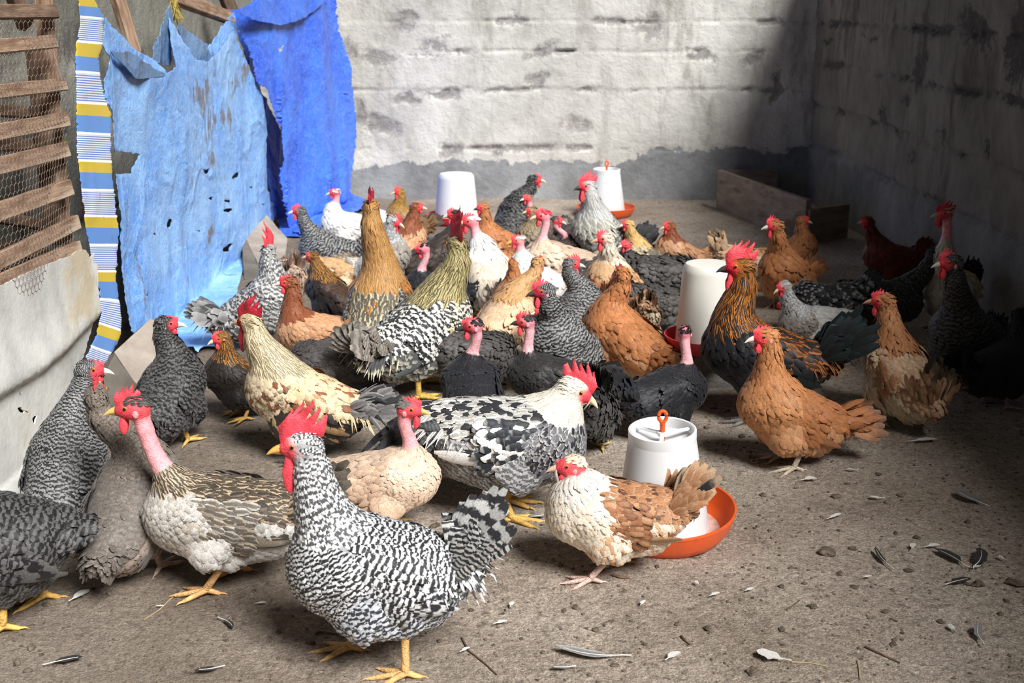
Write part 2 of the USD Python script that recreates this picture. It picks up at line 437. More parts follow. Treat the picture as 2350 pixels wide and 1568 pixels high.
def floor_mat():
    n = {'g': ('geometry', {}),
         'n1': ('noise_texture', {'scale': 1.7, 'detail': 5.0, 'roughness': 0.62}),
         'r1': ('rgb_ramp', {'ramp': [(0.30, (0.29, 0.232, 0.182)), (0.50, (0.43, 0.358, 0.292)), (0.68, (0.55, 0.47, 0.392))]}),
         'n2': ('noise_texture', {'scale': 210.0, 'detail': 3.0, 'roughness': 0.7}),
         'r2': ('map_range', {'from_min': 0.3, 'from_max': 0.7, 'to_min': 0.50, 'to_max': 1.50}),
         'mg': ('mix', {'mix_type': 'multiply', 'fac': 1.0}),
         'n4': ('noise_texture', {'scale': 27.0, 'detail': 5.0, 'roughness': 0.72}),
         'r4': ('map_range', {'range_type': 'smoothstep', 'from_min': 0.55, 'from_max': 0.70, 'to_max': 0.7}),
         'mdark': ('mix', {'color2': (0.062, 0.047, 0.034)}),
         'v': ('voronoi_texture', {'scale': 115.0}),
         'rv': ('map_range', {'range_type': 'smoothstep', 'from_min': 0.10, 'from_max': 0.17, 'to_min': 1.0, 'to_max': 0.0}),
         'n5': ('noise_texture', {'scale': 60.0, 'detail': 2.0}),
         'r5': ('map_range', {'range_type': 'smoothstep', 'from_min': 0.56, 'from_max': 0.60}),
         'wv': ('math', {'math_type': 'multiply'}),
         'mv': ('mix', {'color2': (0.62, 0.58, 0.52)}),
         'nb': ('noise_texture', {'scale': 75.0, 'detail': 5.0, 'roughness': 0.78}),
         'b': ('bump', {'strength': 1.0, 'distance': 0.016}),
         'n7': ('noise_texture', {'scale': 62.0, 'detail': 4.0, 'roughness': 0.7}),
         'r7': ('map_range', {'from_min': 0.32, 'from_max': 0.68, 'to_min': 0.66, 'to_max': 1.34}), 'm7': ('mix', {'mix_type': 'multiply', 'fac': 1.0}),
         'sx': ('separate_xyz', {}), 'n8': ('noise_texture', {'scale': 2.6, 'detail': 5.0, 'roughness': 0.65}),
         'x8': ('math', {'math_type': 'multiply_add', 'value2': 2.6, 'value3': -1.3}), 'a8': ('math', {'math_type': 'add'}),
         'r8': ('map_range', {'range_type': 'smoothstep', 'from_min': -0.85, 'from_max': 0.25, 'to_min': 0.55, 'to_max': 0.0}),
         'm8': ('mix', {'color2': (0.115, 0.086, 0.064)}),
         'p': ('principled_bsdf', {'roughness': 0.93, 'specular_ior_level': 0.15})}
    l = [('g.position', 'n1.vector'), ('g.position', 'n2.vector'), ('g.position', 'n4.vector'), ('g.position', 'v.vector'), ('g.position', 'n5.vector'), ('g.position', 'nb.vector'),
         ('n1.fac', 'r1.fac'), ('n2.fac', 'r2.value'), ('r1.color', 'mg.color1'), ('r2.result', 'mg.color2'),
         ('n4.fac', 'r4.value'), ('r4.result', 'mdark.fac'), ('g.position', 'n7.vector'), ('n7.fac', 'r7.value'), ('mg.color', 'm7.color1'), ('r7.result', 'm7.color2'),
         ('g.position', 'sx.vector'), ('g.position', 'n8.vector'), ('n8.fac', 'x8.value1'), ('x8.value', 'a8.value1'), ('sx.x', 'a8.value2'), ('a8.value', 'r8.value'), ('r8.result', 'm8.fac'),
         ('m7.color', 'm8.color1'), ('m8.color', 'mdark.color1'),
         ('v.distance', 'rv.value'), ('n5.fac', 'r5.value'), ('rv.result', 'wv.value1'), ('r5.result', 'wv.value2'), ('wv.value', 'mv.fac'), ('mdark.color', 'mv.color1'),
         ('mv.color', 'p.base_color'), ('nb.fac', 'b.height'), ('b.normal', 'p.normal')]
    return usdkit.material(stage, LK + 'trodden_dirt', n, l, surface='p.BSDF')


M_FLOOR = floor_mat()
ys = np.concatenate([np.concatenate([np.linspace(0.3, 1.2, 14)[:-1], np.linspace(1.2, 4.2, 230)]), np.linspace(4.2, YB + 0.1, 130)[1:]])
xs = np.linspace(-3.3, XR + 0.1, 330)
X, Y = np.meshgrid(xs, ys, indexing='ij')
Z = floor_z(X, Y)
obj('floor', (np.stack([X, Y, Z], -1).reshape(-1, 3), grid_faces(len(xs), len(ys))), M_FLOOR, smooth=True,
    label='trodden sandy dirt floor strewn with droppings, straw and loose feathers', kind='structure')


# ------------------------------------------------------------------ hanging tarpaulins
def sheet_mesh(outline, holes, maxedge, surf, push, thick=0.003):
    """An outline and its holes become a cut sheet with its own depth: surf maps to the hanging surface, push gives folds."""
    poly = Polygon(outline, holes).buffer(0)
    if poly.geom_type != 'Polygon':
        poly = max(poly.geoms, key=lambda g: g.area)
    # ragged edge
    rng = np.random.default_rng(int(abs(outline[0][0]) * 7 + len(outline)))

    def ragged(ring, amp):
        ring = shapely.segmentize(shapely.LineString(ring), maxedge * 0.8)
        c = np.array(ring.coords)[:-1]
        return c + rng.normal(0, amp, c.shape)
    poly = Polygon(ragged(poly.exterior.coords, 1.1), [ragged(h.coords, 1.0) for h in poly.interiors]).buffer(0)
    if poly.geom_type != 'Polygon':
        poly = max(poly.geoms, key=lambda g: g.area)
    x0, y0, x1, y1 = poly.bounds
    gx, gy = np.meshgrid(np.arange(x0, x1, maxedge), np.arange(y0, y1, maxedge))
    gx = gx + (np.arange(gx.shape[0]) % 2)[:, None] * maxedge / 2
    g = np.stack([gx.ravel(), gy.ravel()], -1) + rng.normal(0, maxedge * 0.12, (gx.size, 2))
    inner = poly.buffer(-maxedge * 0.45)
    g = g[shapely.contains_xy(inner, g[:, 0], g[:, 1])]
    b = [np.array(poly.exterior.coords)[:-1]] + [np.array(h.coords)[:-1] for h in poly.interiors]
    pts = np.vstack(b + [g])
    from scipy.spatial import Delaunay
    tri = Delaunay(pts).simplices
    cen = pts[tri].mean(1)
    tri = tri[shapely.contains_xy(poly, cen[:, 0], cen[:, 1])]
    p3 = surf(pts)
    p3 = push(p3, pts)
    a, bq, c = p3[tri[:, 0]], p3[tri[:, 1]], p3[tri[:, 2]]
    fn = np.cross(bq - a, c - a)
    vn = np.zeros_like(p3)
    for k in range(3):
        np.add.at(vn, tri[:, k], fn)
    vn /= np.linalg.norm(vn, axis=1, keepdims=True) + 1e-12
    if np.mean((CAM - p3) @ np.array([1, 0, 0]) * vn[:, 0]) < 0:
        tri = tri[:, ::-1]
        vn = -vn
    n = len(p3)
    e = np.sort(np.vstack([tri[:, [0, 1]], tri[:, [1, 2]], tri[:, [2, 0]]]), axis=1)
    ed = np.vstack([tri[:, [0, 1]], tri[:, [1, 2]], tri[:, [2, 0]]])
    _, inv, cnt = np.unique(e, axis=0, return_inverse=True, return_counts=True)
    be = ed[cnt[inv.ravel()] == 1]
    side = np.vstack([np.stack([be[:, 1], be[:, 0], be[:, 0] + n], -1), np.stack([be[:, 1], be[:, 0] + n, be[:, 1] + n], -1)])
    return (np.vstack([p3, p3 - vn * thick]), np.vstack([tri, tri[:, ::-1] + n, side])), pts


def hang_x(xp, floor_clear=0.012, lean=0.0):
    def surf(pts):
        p = on_x(pts[:, 0], pts[:, 1], xp)
        if lean:
            p = CAM + (p - CAM) * (1 + lean * np.clip(0.9 - p[:, 2:3], 0, 0.9) / xp * 1.0)
        g = on_z(pts[:, 0], pts[:, 1], floor_clear)
        return np.where(p[:, 2:3] < floor_clear, g, p)
    return surf


def hang_line(a, b, floor_clear=0.012):
    a, b = np.array(a), np.array(b)
    nrm = np.array([b[1] - a[1], -(b[0] - a[0]), 0])

    def surf(pts):
        d = ray(pts[:, 0], pts[:, 1])
        t = ((np.array([a[0], a[1], 0]) - CAM) @ nrm) / (d @ nrm)
        p = CAM + d * t[:, None]
        g = on_z(pts[:, 0], pts[:, 1], floor_clear)
        return np.where(p[:, 2:3] < floor_clear, g, p)
    return surf


def folds(axis, amp, seed, fx=7.0, fz=2.0, crease=0.5, flat=0.05):
    axis = np.array(axis, float)

    def push(p, uv):
        q = np.stack([p[:, 1] * fx, p[:, 2] * fz, p[:, 0] * 2.0], -1)
        n = meshkit.fbm(q, 2, seed) - 0.37
        r = np.abs(meshkit.fbm(q * np.array([1.9, 1.2, 1]) + 5, 2, seed + 3) - 0.37)
        r2 = np.abs(meshkit.noise(q * np.array([2.2, 1.6, 1]) + np.stack([p[:, 2] * 2.5, p[:, 1] * 2.5, 0 * p[:, 0]], -1), seed + 7) - 0.5)
        h = n * amp + (np.clip(0.09 - r, 0, 1)) * amp * crease * 3 + np.clip(0.1 - r2, 0, 1) * amp * crease * 1.2
        k = np.clip(p[:, 2] / flat, 0.1, 1)
        return p + axis * (h * k)[:, None] + np.array([0, 0, 1.0]) * (np.clip(h, 0, 1) * (1 - k) * 0.8)[:, None]
    return push


def tarp_mat(name, c_lo, c_hi, wear, dirt, dirt_lo=0.60, stretch=(1, 1, 1), spec=0.4, rough=0.45):
    n = {'g': ('geometry', {}),
         'n1': ('noise_texture', {'scale': 3.2, 'detail': 7.0, 'roughness': 0.6}),
         'r1': ('rgb_ramp', {'ramp': [(0.33, c_lo), (0.63, c_hi)]}),
         'n2': ('noise_texture', {'scale': 17.0, 'detail': 5.0, 'roughness': 0.75, 'distortion': 1.2}),
         'a2': ('math', {'math_type': 'subtract', 'value2': 0.5}), 'ab': ('math', {'math_type': 'absolute'}),
         'r2': ('map_range', {'range_type': 'smoothstep', 'from_min': 0.004, 'from_max': 0.020, 'to_min': 0.55, 'to_max': 0.0}),
         'mw': ('mix', {'color2': wear}),
         'mp': ('mapping', {'scale': (1, 2.6, 1.0)}),
         'n3': ('noise_texture', {'scale': 5.2, 'detail': 5.0, 'roughness': 0.74}), 'am': ('attribute', {'attribute': 'col'}), 'as': ('separate_color', {}),
         'n3a': ('math', {'math_type': 'multiply_add', 'value2': 0.20}),
         'n6': ('noise_texture', {'scale': 3.4, 'detail': 3.0, 'roughness': 0.45, 'distortion': 0.3}), 'a6': ('math', {'math_type': 'subtract', 'value2': 0.5}), 'b6': ('math', {'math_type': 'absolute'}), 'c6': ('map_range', {'from_min': 0.0, 'from_max': 0.09, 'to_min': 1.0, 'to_max': 0.0, 'clamp': True}), 'hs': ('math', {'math_type': 'add'}),
         'r3': ('map_range', {'range_type': 'smoothstep', 'from_min': dirt_lo, 'from_max': dirt_lo + 0.08, 'to_max': 0.85}),
         'md': ('mix', {'color2': dirt}),
         'nb': ('noise_texture', {'scale': 34.0, 'detail': 7.0, 'roughness': 0.62, 'distortion': 0.8}),
         'b': ('bump', {'strength': 0.5, 'distance': 0.012}),
         'p': ('principled_bsdf', {'roughness': rough, 'specular_ior_level': spec}),
         'tr': ('translucent_bsdf', {}), 'mc': ('mix_closure', {'fac': 0.1})}
    l = [('g.position', 'n1.vector'), ('g.position', 'n2.vector'), ('g.position', 'mp.vector'), ('mp.vector', 'n3.vector'), ('g.position', 'nb.vector'),
         ('n1.fac', 'r1.fac'), ('n2.fac', 'a2.value1'), ('a2.value', 'ab.value1'), ('ab.value', 'r2.value'), ('r2.result', 'mw.fac'), ('r1.color', 'mw.color1'),
         ('am.color', 'as.color'), ('as.r', 'n3a.value1'), ('n3.fac', 'n3a.value3'), ('n3a.value', 'r3.value'), ('g.position', 'n6.vector'), ('n6.fac', 'a6.value1'), ('a6.value', 'b6.value1'), ('b6.value', 'c6.value'), ('c6.result', 'hs.value1'), ('nb.fac', 'hs.value2'), ('r3.result', 'md.fac'), ('mw.color', 'md.color1'), ('md.color', 'p.base_color'), ('md.color', 'tr.color'),
         ('hs.value', 'b.height'), ('b.normal', 'p.normal'), ('p.BSDF', 'mc.closure1'), ('tr.BSDF', 'mc.closure2')]
    return usdkit.material(stage, LK + name, n, l, surface='mc.closure')


M_TARP = tarp_mat('tarpaulin_faded', (0.135, 0.345, 0.80), (0.285, 0.53, 0.90), (0.62, 0.72, 0.86), (0.19, 0.16, 0.125))
M_TARP2 = tarp_mat('tarpaulin_deep', (0.030, 0.095, 0.62), (0.055, 0.190, 0.80), (0.22, 0.36, 0.82), (0.16, 0.17, 0.30), dirt_lo=0.68, rough=0.36, spec=0.5)
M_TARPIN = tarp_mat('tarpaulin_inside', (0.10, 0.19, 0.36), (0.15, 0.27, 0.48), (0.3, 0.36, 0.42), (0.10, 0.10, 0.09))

P_PALE = [(228, 40), (262, 74), (290, 104), (312, 122), (345, 142), (362, 168), (386, 152), (388, 90), (385, 40), (392, 45), (415, 95), (442, 138), (475, 142), (500, 115), (528, 62),
          (546, 100), (560, 140), (574, 180), (588, 215), (598, 280), (606, 350), (614, 430), (632, 488), (622, 520), (560, 610), (545, 660), (508, 786), (498, 802),
          (470, 800), (452, 812), (428, 806), (400, 770), (345, 790), (300, 782), (275, 760), (268, 690), (262, 600), (260, 500), (255, 420), (252, 400), (300, 398), (318, 352), (252, 345),
          (248, 262), (232, 236), (224, 190), (236, 132), (212, 92), (222, 62)]
H_PALE = [[(462, 388), (476, 386), (474, 396), (464, 398)], [(528, 408), (540, 396), (546, 396), (542, 406), (532, 412)], [(375, 518), (384, 504), (390, 502), (388, 518), (380, 524)],
          [(505, 482), (530, 478), (520, 488)], [(510, 462), (526, 458), (522, 466)], [(508, 576), (518, 560), (526, 560), (520, 576)], [(448, 528), (462, 524), (456, 534)],
          [(308, 678), (328, 672), (322, 680)], [(346, 536), (352, 532), (352, 540)], [(475, 456), (484, 452), (484, 460)], [(592, 470), (600, 464), (597, 472)], [(568, 430), (574, 428), (572, 434)]]
tp = thing('hanging_tarpaulin', 'torn pale-blue tarpaulin with holes and brown dirt smears, hung along the left partition', 'tarpaulin')
mesh, uvp = sheet_mesh(P_PALE, H_PALE, 9.0, hang_x(-1.35), folds((1, 0, 0), 0.085, 11, fx=2.6, fz=1.3, crease=0.7))
dm_ = np.zeros(len(uvp))
for (bx, by, sx, sy, an) in [(470, 215, 16, 60, 0.25), (448, 225, 16, 45, -0.25), (545, 185, 12, 34, 0.3), (475, 300, 14, 60, 0.1), (515, 270, 34, 22, -0.3), (480, 360, 12, 30, 0.1), (480, 540, 10, 22, 0.2), (560, 160, 10, 20, 0.4)]:
    du, dv = uvp[:, 0] - bx, uvp[:, 1] - by
    a_, b_ = du * math.cos(an) + dv * math.sin(an), -du * math.sin(an) + dv * math.cos(an)
    dm_ = np.maximum(dm_, np.exp(-(a_ / sx) ** 2 - (b_ / sy) ** 2))
dm_ = np.tile(np.stack([dm_, 0 * dm_, 0 * dm_], -1), (2, 1))
obj('sheet', mesh, M_TARP, tp, smooth=True, pv={'col': dm_})
# the darker folded-over flaps along its top
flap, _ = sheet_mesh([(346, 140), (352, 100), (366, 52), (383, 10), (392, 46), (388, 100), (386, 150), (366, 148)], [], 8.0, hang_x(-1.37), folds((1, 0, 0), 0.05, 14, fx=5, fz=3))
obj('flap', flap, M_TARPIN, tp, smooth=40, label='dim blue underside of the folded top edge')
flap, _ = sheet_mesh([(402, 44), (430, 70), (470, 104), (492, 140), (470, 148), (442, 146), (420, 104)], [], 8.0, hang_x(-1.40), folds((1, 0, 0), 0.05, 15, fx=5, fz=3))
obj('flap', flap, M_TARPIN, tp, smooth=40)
flap, _ = sheet_mesh([(470, 118), (500, 78), (522, 40), (534, 30), (542, 44), (536, 90), (520, 130), (500, 144), (484, 140)], [], 8.0, hang_x(-1.385), folds((1, 0, 0), 0.04, 16, fx=5, fz=3))
obj('flap', flap, M_TARP, tp, smooth=40)
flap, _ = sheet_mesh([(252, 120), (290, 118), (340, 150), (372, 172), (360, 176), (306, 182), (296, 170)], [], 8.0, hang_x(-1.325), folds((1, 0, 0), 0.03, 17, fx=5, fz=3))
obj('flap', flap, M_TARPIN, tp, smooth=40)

# the striped border strip along its near edge
P_STRIP = [(176, -8), (206, -6), (236, 40), (232, 100), (222, 130), (228, 180), (240, 232), (250, 262), (248, 330), (254, 420), (262, 480), (268, 540), (266, 580), (262, 640), (270, 690), (276, 740),
           (274, 770), (262, 800), (236, 842), (202, 836), (196, 820), (222, 770), (234, 720), (226, 660), (212, 600), (196, 520), (184, 430), (176, 350), (172, 260), (172, 120), (180, 60)]


def stripe_mat():
    # bands along the strip: arc length from its top is held in col.r
    st = [(0.0, (0.16, 0.36, 0.75))]
    B, W, Y_, D = (0.075, 0.20, 0.62), (0.72, 0.74, 0.76), (0.62, 0.46, 0.045), (0.12, 0.28, 0.66)
    n = {'a': ('attribute', {'attribute': 'col'}), 's': ('separate_color', {}),
         'big': ('math', {'math_type': 'fraction'}),
         'rb': ('rgb_ramp', {'interpolate': False, 'ramp': [(0.0, D), (0.20, (1, 1, 1)), (0.80, Y_), (0.98, D)]}),
         'isb': ('rgb_ramp', {'interpolate': False, 'ramp': [(0.0, (0, 0, 0)), (0.24, (1, 1, 1)), (0.76, (0, 0, 0))]}),
         'sm': ('math', {'math_type': 'multiply', 'value2': 22.0}), 'fr': ('math', {'math_type': 'fraction'}),
         'lt': ('math', {'math_type': 'greater_than', 'value2': 0.42}),
         'mf': ('mix', {'color1': B, 'color2': W}), 'mx': ('mix', {}),
         'g': ('geometry', {}), 'n': ('noise_texture', {'scale': 9.0, 'detail': 5.0, 'roughness': 0.7}),
         'nr': ('map_range', {'range_type': 'smoothstep', 'from_min': 0.60, 'from_max': 0.70, 'to_max': 0.6}), 'md': ('mix', {'color2': (0.2, 0.17, 0.13)}),
         'p': ('principled_bsdf', {'roughness': 0.5, 'specular_ior_level': 0.35})}
    l = [('a.color', 's.color'), ('s.r', 'big.value1'), ('big.value', 'rb.fac'), ('big.value', 'isb.fac'), ('big.value', 'sm.value1'), ('sm.value', 'fr.value1'),
         ('fr.value', 'lt.value1'), ('lt.value', 'mf.fac'), ('isb.color', 'mx.fac'), ('rb.color', 'mx.color1'), ('mf.color', 'mx.color2'),
         ('g.position', 'n.vector'), ('n.fac', 'nr.value'), ('nr.result', 'md.fac'), ('mx.color', 'md.color1'), ('md.color', 'p.base_color')]
    return usdkit.material(stage, LK + 'striped_border', n, l, surface='p.BSDF')


M_STRIPE = stripe_mat()
mesh, uvp = sheet_mesh(P_STRIP, [], 7.0, hang_x(-1.33), folds((1, 0, 0), 0.03, 19, fx=4, fz=2.5))
yy = uvp[:, 1]
kn = [(-10, -0.28), (100, 0.80 - 0.001), (132, 0.98), (165, 1.2), (240, 1.80), (266, 1.98), (305, 2.20), (372, 2.80), (396, 2.98), (434, 3.2), (498, 3.80), (522, 3.98), (560, 4.2), (625, 4.80), (646, 4.98), (682, 5.2), (740, 5.80), (765, 5.98), (795, 6.2), (850, 6.75)]
band = np.interp(yy + (uvp[:, 0] - 215) * np.interp(yy, [0, 650, 760], [-0.1, 0.0, -0.35]), [k[0] for k in kn], [k[1] for k in kn])
band = band + 0.0
bandv = np.tile(np.stack([band, 0 * band, 0 * band], -1), (2, 1))
obj('striped_border', mesh, M_STRIPE, tp, smooth=True, pv={'col': bandv}, label='blue, yellow and white striped border strip')
scrap, suv = sheet_mesh([(262, 905), (300, 900), (306, 955), (268, 965)], [], 7.0, hang_x(-1.30), folds((1, 0, 0), 0.02, 22))
bb = np.tile(np.stack([1.3 + (suv[:, 1] - 900) / 110.0, 0 * suv[:, 1], 0 * suv[:, 1]], -1), (2, 1))
scrap_t = thing('tarpaulin_scrap', 'small striped scrap of blue tarpaulin lying behind the naked-neck hen at the left', 'tarpaulin')
obj('sheet', scrap, M_STRIPE, scrap_t, smooth=True, pv={'col': bb})

P_DEEP = [(528, 24), (560, 20), (584, -14), (604, -14), (776, -14), (782, 60), (792, 130), (806, 200), (816, 290), (812, 370), (802, 440), (838, 462), (836, 482), (800, 500), (750, 505), (745, 530), (700, 545), (672, 540),
          (655, 500), (644, 440), (636, 400), (640, 330), (622, 260), (602, 205), (584, 190), (570, 120), (552, 70)]
H_DEEP = [[(623, 112), (638, 104), (634, 116), (625, 120)], [(674, 344), (681, 352), (679, 364)], [(720, 190), (724, 188), (723, 193)]]
td = thing('hanging_tarpaulin', 'deep-blue creased tarpaulin draped in the corner by the pale back wall', 'tarpaulin')
mesh, _ = sheet_mesh(P_DEEP, H_DEEP, 4.5, hang_line((-1.30, 6.55), (-0.98, 7.82)), folds((0.95, -0.25, 0), 0.125, 27, fx=3.2, fz=0.7, crease=0.8))
obj('sheet', mesh, M_TARP2, td, smooth=40)
roll, _ = sheet_mesh([(536, 26), (590, 48), (640, 58), (700, 40), (740, 0), (700, -14), (640, -14), (600, -14), (570, 10)], [], 9.0, hang_line((-1.25, 6.5), (-0.98, 7.66)), folds((0.95, -0.25, 0), 0.06, 29, fx=4, fz=2, crease=1.0))
obj('top_fold', roll, M_TARP2, td, smooth=40, label='top of the tarpaulin folded over its line')
back, _ = sheet_mesh([(540, 60), (572, 110), (600, 205), (640, 300), (650, 420), (690, 545), (650, 548), (620, 470), (606, 330), (580, 180)], [], 10.0, hang_line((-1.42, 6.6), (-1.25, 7.6)), folds((1, 0, 0), 0.05, 33))
obj('inner_edge', back, M_TARP2, td, smooth=40, label='shaded inner edge of the tarpaulin')

# ------------------------------------------------------------------ timber of the partition
M_WOOD = noisy('weathered_wood', (0.16, 0.095, 0.06), (0.36, 0.24, 0.165), scale=7.0, rough=0.8, bump=0.6, bscale=22.0, dist=0.004, stretch=(1.2, 9.0, 9.0), c3=(0.42, 0.33, 0.25), s3=2.2)
M_WOOD2 = noisy('old_dark_wood', (0.10, 0.062, 0.042), (0.24, 0.16, 0.11), scale=7.0, rough=0.85, bump=0.6, bscale=22.0, dist=0.004, stretch=(1.2, 9.0, 9.0))
M_RUSTWOOD = noisy('grey_board', (0.14, 0.11, 0.085), (0.23, 0.185, 0.145), scale=5.0, rough=0.9, bump=0.5, bscale=25.0, dist=0.004, stretch=(1.5, 6.0, 6.0), c3=(0.10, 0.075, 0.055))


def plank_between(name, a, b, w, t, face, mat, label=None, cat=None, parent=None, seed=0, loc_thing=True, kind=None):
    """A board from a to b; face is the direction its broad side looks."""
    a, b = np.asarray(a, float), np.asarray(b, float)
    L = np.linalg.norm(b - a)
    m = rbox((L, w, t), 0.003, seed, rough=0.004, sub=16)
    M = frame((a + b) / 2, b - a, face)
    rot = trimesh.transformations.euler_from_matrix(M[:3, :3], 'sxyz')
    p = parent or '/World'
    path = f'{p}/{numbered(p, name)}'
    mm = usdkit.mesh(stage, path, m, mat, smooth=30)
    x = UsdGeom.Xformable(mm)
    x.AddTranslateOp().Set(Gf.Vec3d(*map(float, M[:3, 3])))
    x.AddRotateXYZOp().Set(Gf.Vec3f(*[float(math.degrees(r)) for r in rot]))
    keys(mm.GetPrim(), label, cat, None, kind)
    return path


pole = plank_between('wooden_post', on_x(np.array(262), np.array(-30), -1.47), on_x(np.array(308), np.array(124), -1.42), 0.05, 0.035, (1, -0.5, 0), M_WOOD, 'slanting brown wooden batten rising behind the torn pale tarpaulin', 'batten')
b1 = on_x(np.array(395), np.array(-8), -1.42)
b2 = on_x(np.array(530), np.array(42), -1.40)
plank_between('wooden_beam', b1, b2, 0.06, 0.04, (1, 0, 0.2), M_WOOD, 'grey-brown wooden beam running to the top corner of the pale tarpaulin', 'beam')
plank_between('wooden_post', on_x(np.array(505), np.array(-40), -1.46), on_x(np.array(545), np.array(62), -1.44), 0.09, 0.03, (1, -0.4, 0), M_WOOD2, 'short brown board standing between the two blue tarpaulins', 'batten')
# frayed rope tuft
rng = np.random.default_rng(5)
c0 = on_x(np.array(398), np.array(-5), -1.37)
fib = []
for k in range(46):
    p = c0 + rng.normal(0, 0.012, 3) * [0.4, 1, 0.5]
    q = [p]
    v = np.array([0.1, rng.normal(0, 0.25), -1.0])
    for j in range(5):
        v = v + rng.normal(0, 0.35, 3) * [0.3, 1, 0.4]
        q.append(q[-1] + v / np.linalg.norm(v) * rng.uniform(0.012, 0.026))
    fib.append(tube(q, 0.0018, 4))
obj('rope_tuft', join(fib), plain('frayed_rope', (0.30, 0.23, 0.055), 0.8), label='frayed yellow rope tuft hanging at the peak of the pale tarpaulin', cat='rope')

# ------------------------------------------------------------------ slatted crate with wire netting
cr = thing('slatted_crate', 'slatted wooden crate with chicken wire standing at the left edge above the white sheet', 'crate')
CX0 = -1.36
SL = [(28, 24, 128, 18, 0.052), (110, 0, 0, 0, 0)]
slats = [  # pixel y at x=-20 (centre), pixel (x, y) of the right end, board height px there
    (27, 126, 27, 30), (108, 124, 96, 29), (213, 146, 194, 29), (307, 152, 274, 34), (385, 152, 343, 36), (492, 160, 430, 38), (608, 176, 510, 34), (650, 180, 565, 26)]
for k, (yl, xr_, yr, hh) in enumerate(slats):
    a = on_x(np.array(-250), np.array(yl + (yl - yr) * 230 / (xr_ + 20)), CX0)
    b = on_x(np.array(xr_), np.array(yr), CX0 + (0.012 if k % 2 else 0.0))
    plank_between('slat', a, b, hh * 3.7 / 2800, 0.022, (1, 0, 0.18), M_WOOD if k not in (0,) else M_WOOD2, parent=cr, seed=k)
for k, (xa, ya, xb, yb, w, dx) in enumerate([(98, -20, 146, 560, 0.052, -0.035), (72, 100, 118, 560, 0.030, -0.07), (30, -20, 60, 60, 0.05, -0.04)]):
    plank_between('post', on_x(np.array(xa), np.array(ya), CX0 + dx), on_x(np.array(xb), np.array(yb), CX0 + dx), w, 0.03, (1, -0.3, 0), M_WOOD2 if k != 0 else M_WOOD, parent=cr, seed=20 + k)
# inner rails behind
for k, (yl, yr) in enumerate([(250, 262), (335, 330), (488, 520), (560, 590)]):
    plank_between('inner_rail', on_x(np.array(-60), np.array(yl), CX0 - 0.15), on_x(np.array(116), np.array(yr), CX0 - 0.08), 0.035, 0.02, (1, 0, 0.2), M_WOOD2, parent=cr, seed=40 + k)
# hexagonal netting
net = []
hx = 0.026
y0, y1 = 2.35, 3.72
for r in range(36):
    for c in range(int((y1 - y0) / hx)):
        yq = y0 + (c + 0.5 * (r % 2)) * hx
        zq = 0.46 + r * hx * 0.80
        if zq > 1.27:
            continue
        j = rng.normal(0, 0.0018, (4, 3))
        a = np.array([CX0 + 0.016, yq, zq])
        sag = lambda q: q + np.array([0.012 * math.sin(q[1] * 9) * math.sin(q[2] * 7) + 0.008, 0, 0])
        p1, p2, p3 = a + [0, hx / 2, hx * 0.30], a + [0, -hx / 2, hx * 0.30], a + [0, 0, -hx * 0.42]
        for q in (p1, p2, p3):
            net.append((sag(a), sag(q)))
net = np.array(net)
tri_t = [tube(np.array([s, e]), 0.00075, 3, caps=False) for s, e in net]
obj('wire_netting', join(tri_t), plain('rusty_wire', (0.16, 0.12, 0.10), 0.6), cr, kind='stuff', label='fine rusty hexagonal wire netting')

# white sack sheet under the crate
M_SACK = noisy('grey_white_sack', (0.40, 0.405, 0.385), (0.62, 0.62, 0.59), scale=4.0, rough=0.75, bump=0.35, bscale=45.0, dist=0.006, c3=(0.46, 0.40, 0.29), s3=2.6)
P_SACK = [(-250, 775), (-30, 668), (0, 655), (70, 622), (140, 592), (178, 572), (186, 574), (193, 592), (206, 586), (202, 606), (211, 604), (208, 700), (213, 735), (205, 770), (196, 800), (186, 830), (160, 930), (122, 1040), (84, 1142), (40, 1146), (-30, 1150), (-250, 1312)]
H_SACK = [[(38, 936), (46, 934), (52, 948), (44, 946)], [(70, 960), (82, 950), (84, 958), (76, 974)], [(50, 938), (62, 946), (60, 950)], [(40, 895), (46, 908), (42, 906)]]
ts = thing('sack_sheet', 'dirty grey-white woven sheet with torn holes, hung below the crate at the left edge', 'sheet')
base_push = folds((1, 0, 0), 0.03, 44, fx=3, fz=2.0, crease=0.5)


def sack_push(p, uv):
    p = base_push(p, uv)
    # the upper half bulges out and its lower rim tucks back under: a long crease
    cy = np.interp(uv[:, 0], [-250, -30, 100, 213], [1060, 930, 850, 735])
    d = (cy - uv[:, 1]) / 60.0
    bul = np.where(d > 0, 0.045 * np.exp(-d * 0.8) * (1 - np.exp(-d * 4)), 0.0)
    k = np.clip((p[:, 2]) / 0.06, 0.2, 1)
    return p + np.array([1, 0, 0]) * (bul * k)[:, None]


mesh, _ = sheet_mesh(P_SACK, H_SACK, 9.0, hang_x(-1.34), sack_push, 0.004)
obj('sheet', mesh, M_SACK, ts, smooth=45)

# ------------------------------------------------------------------ slabs, boards and the block
M_SLAB = noisy('dusty_slab', (0.22, 0.185, 0.155), (0.33, 0.29, 0.25), scale=9.0, rough=0.9, bump=0.5, bscale=70.0, dist=0.004)
M_SLAB2 = noisy('dark_slab', (0.085, 0.075, 0.062), (0.15, 0.13, 0.11), scale=9.0, rough=0.9, bump=0.5, bscale=70.0, dist=0.004)


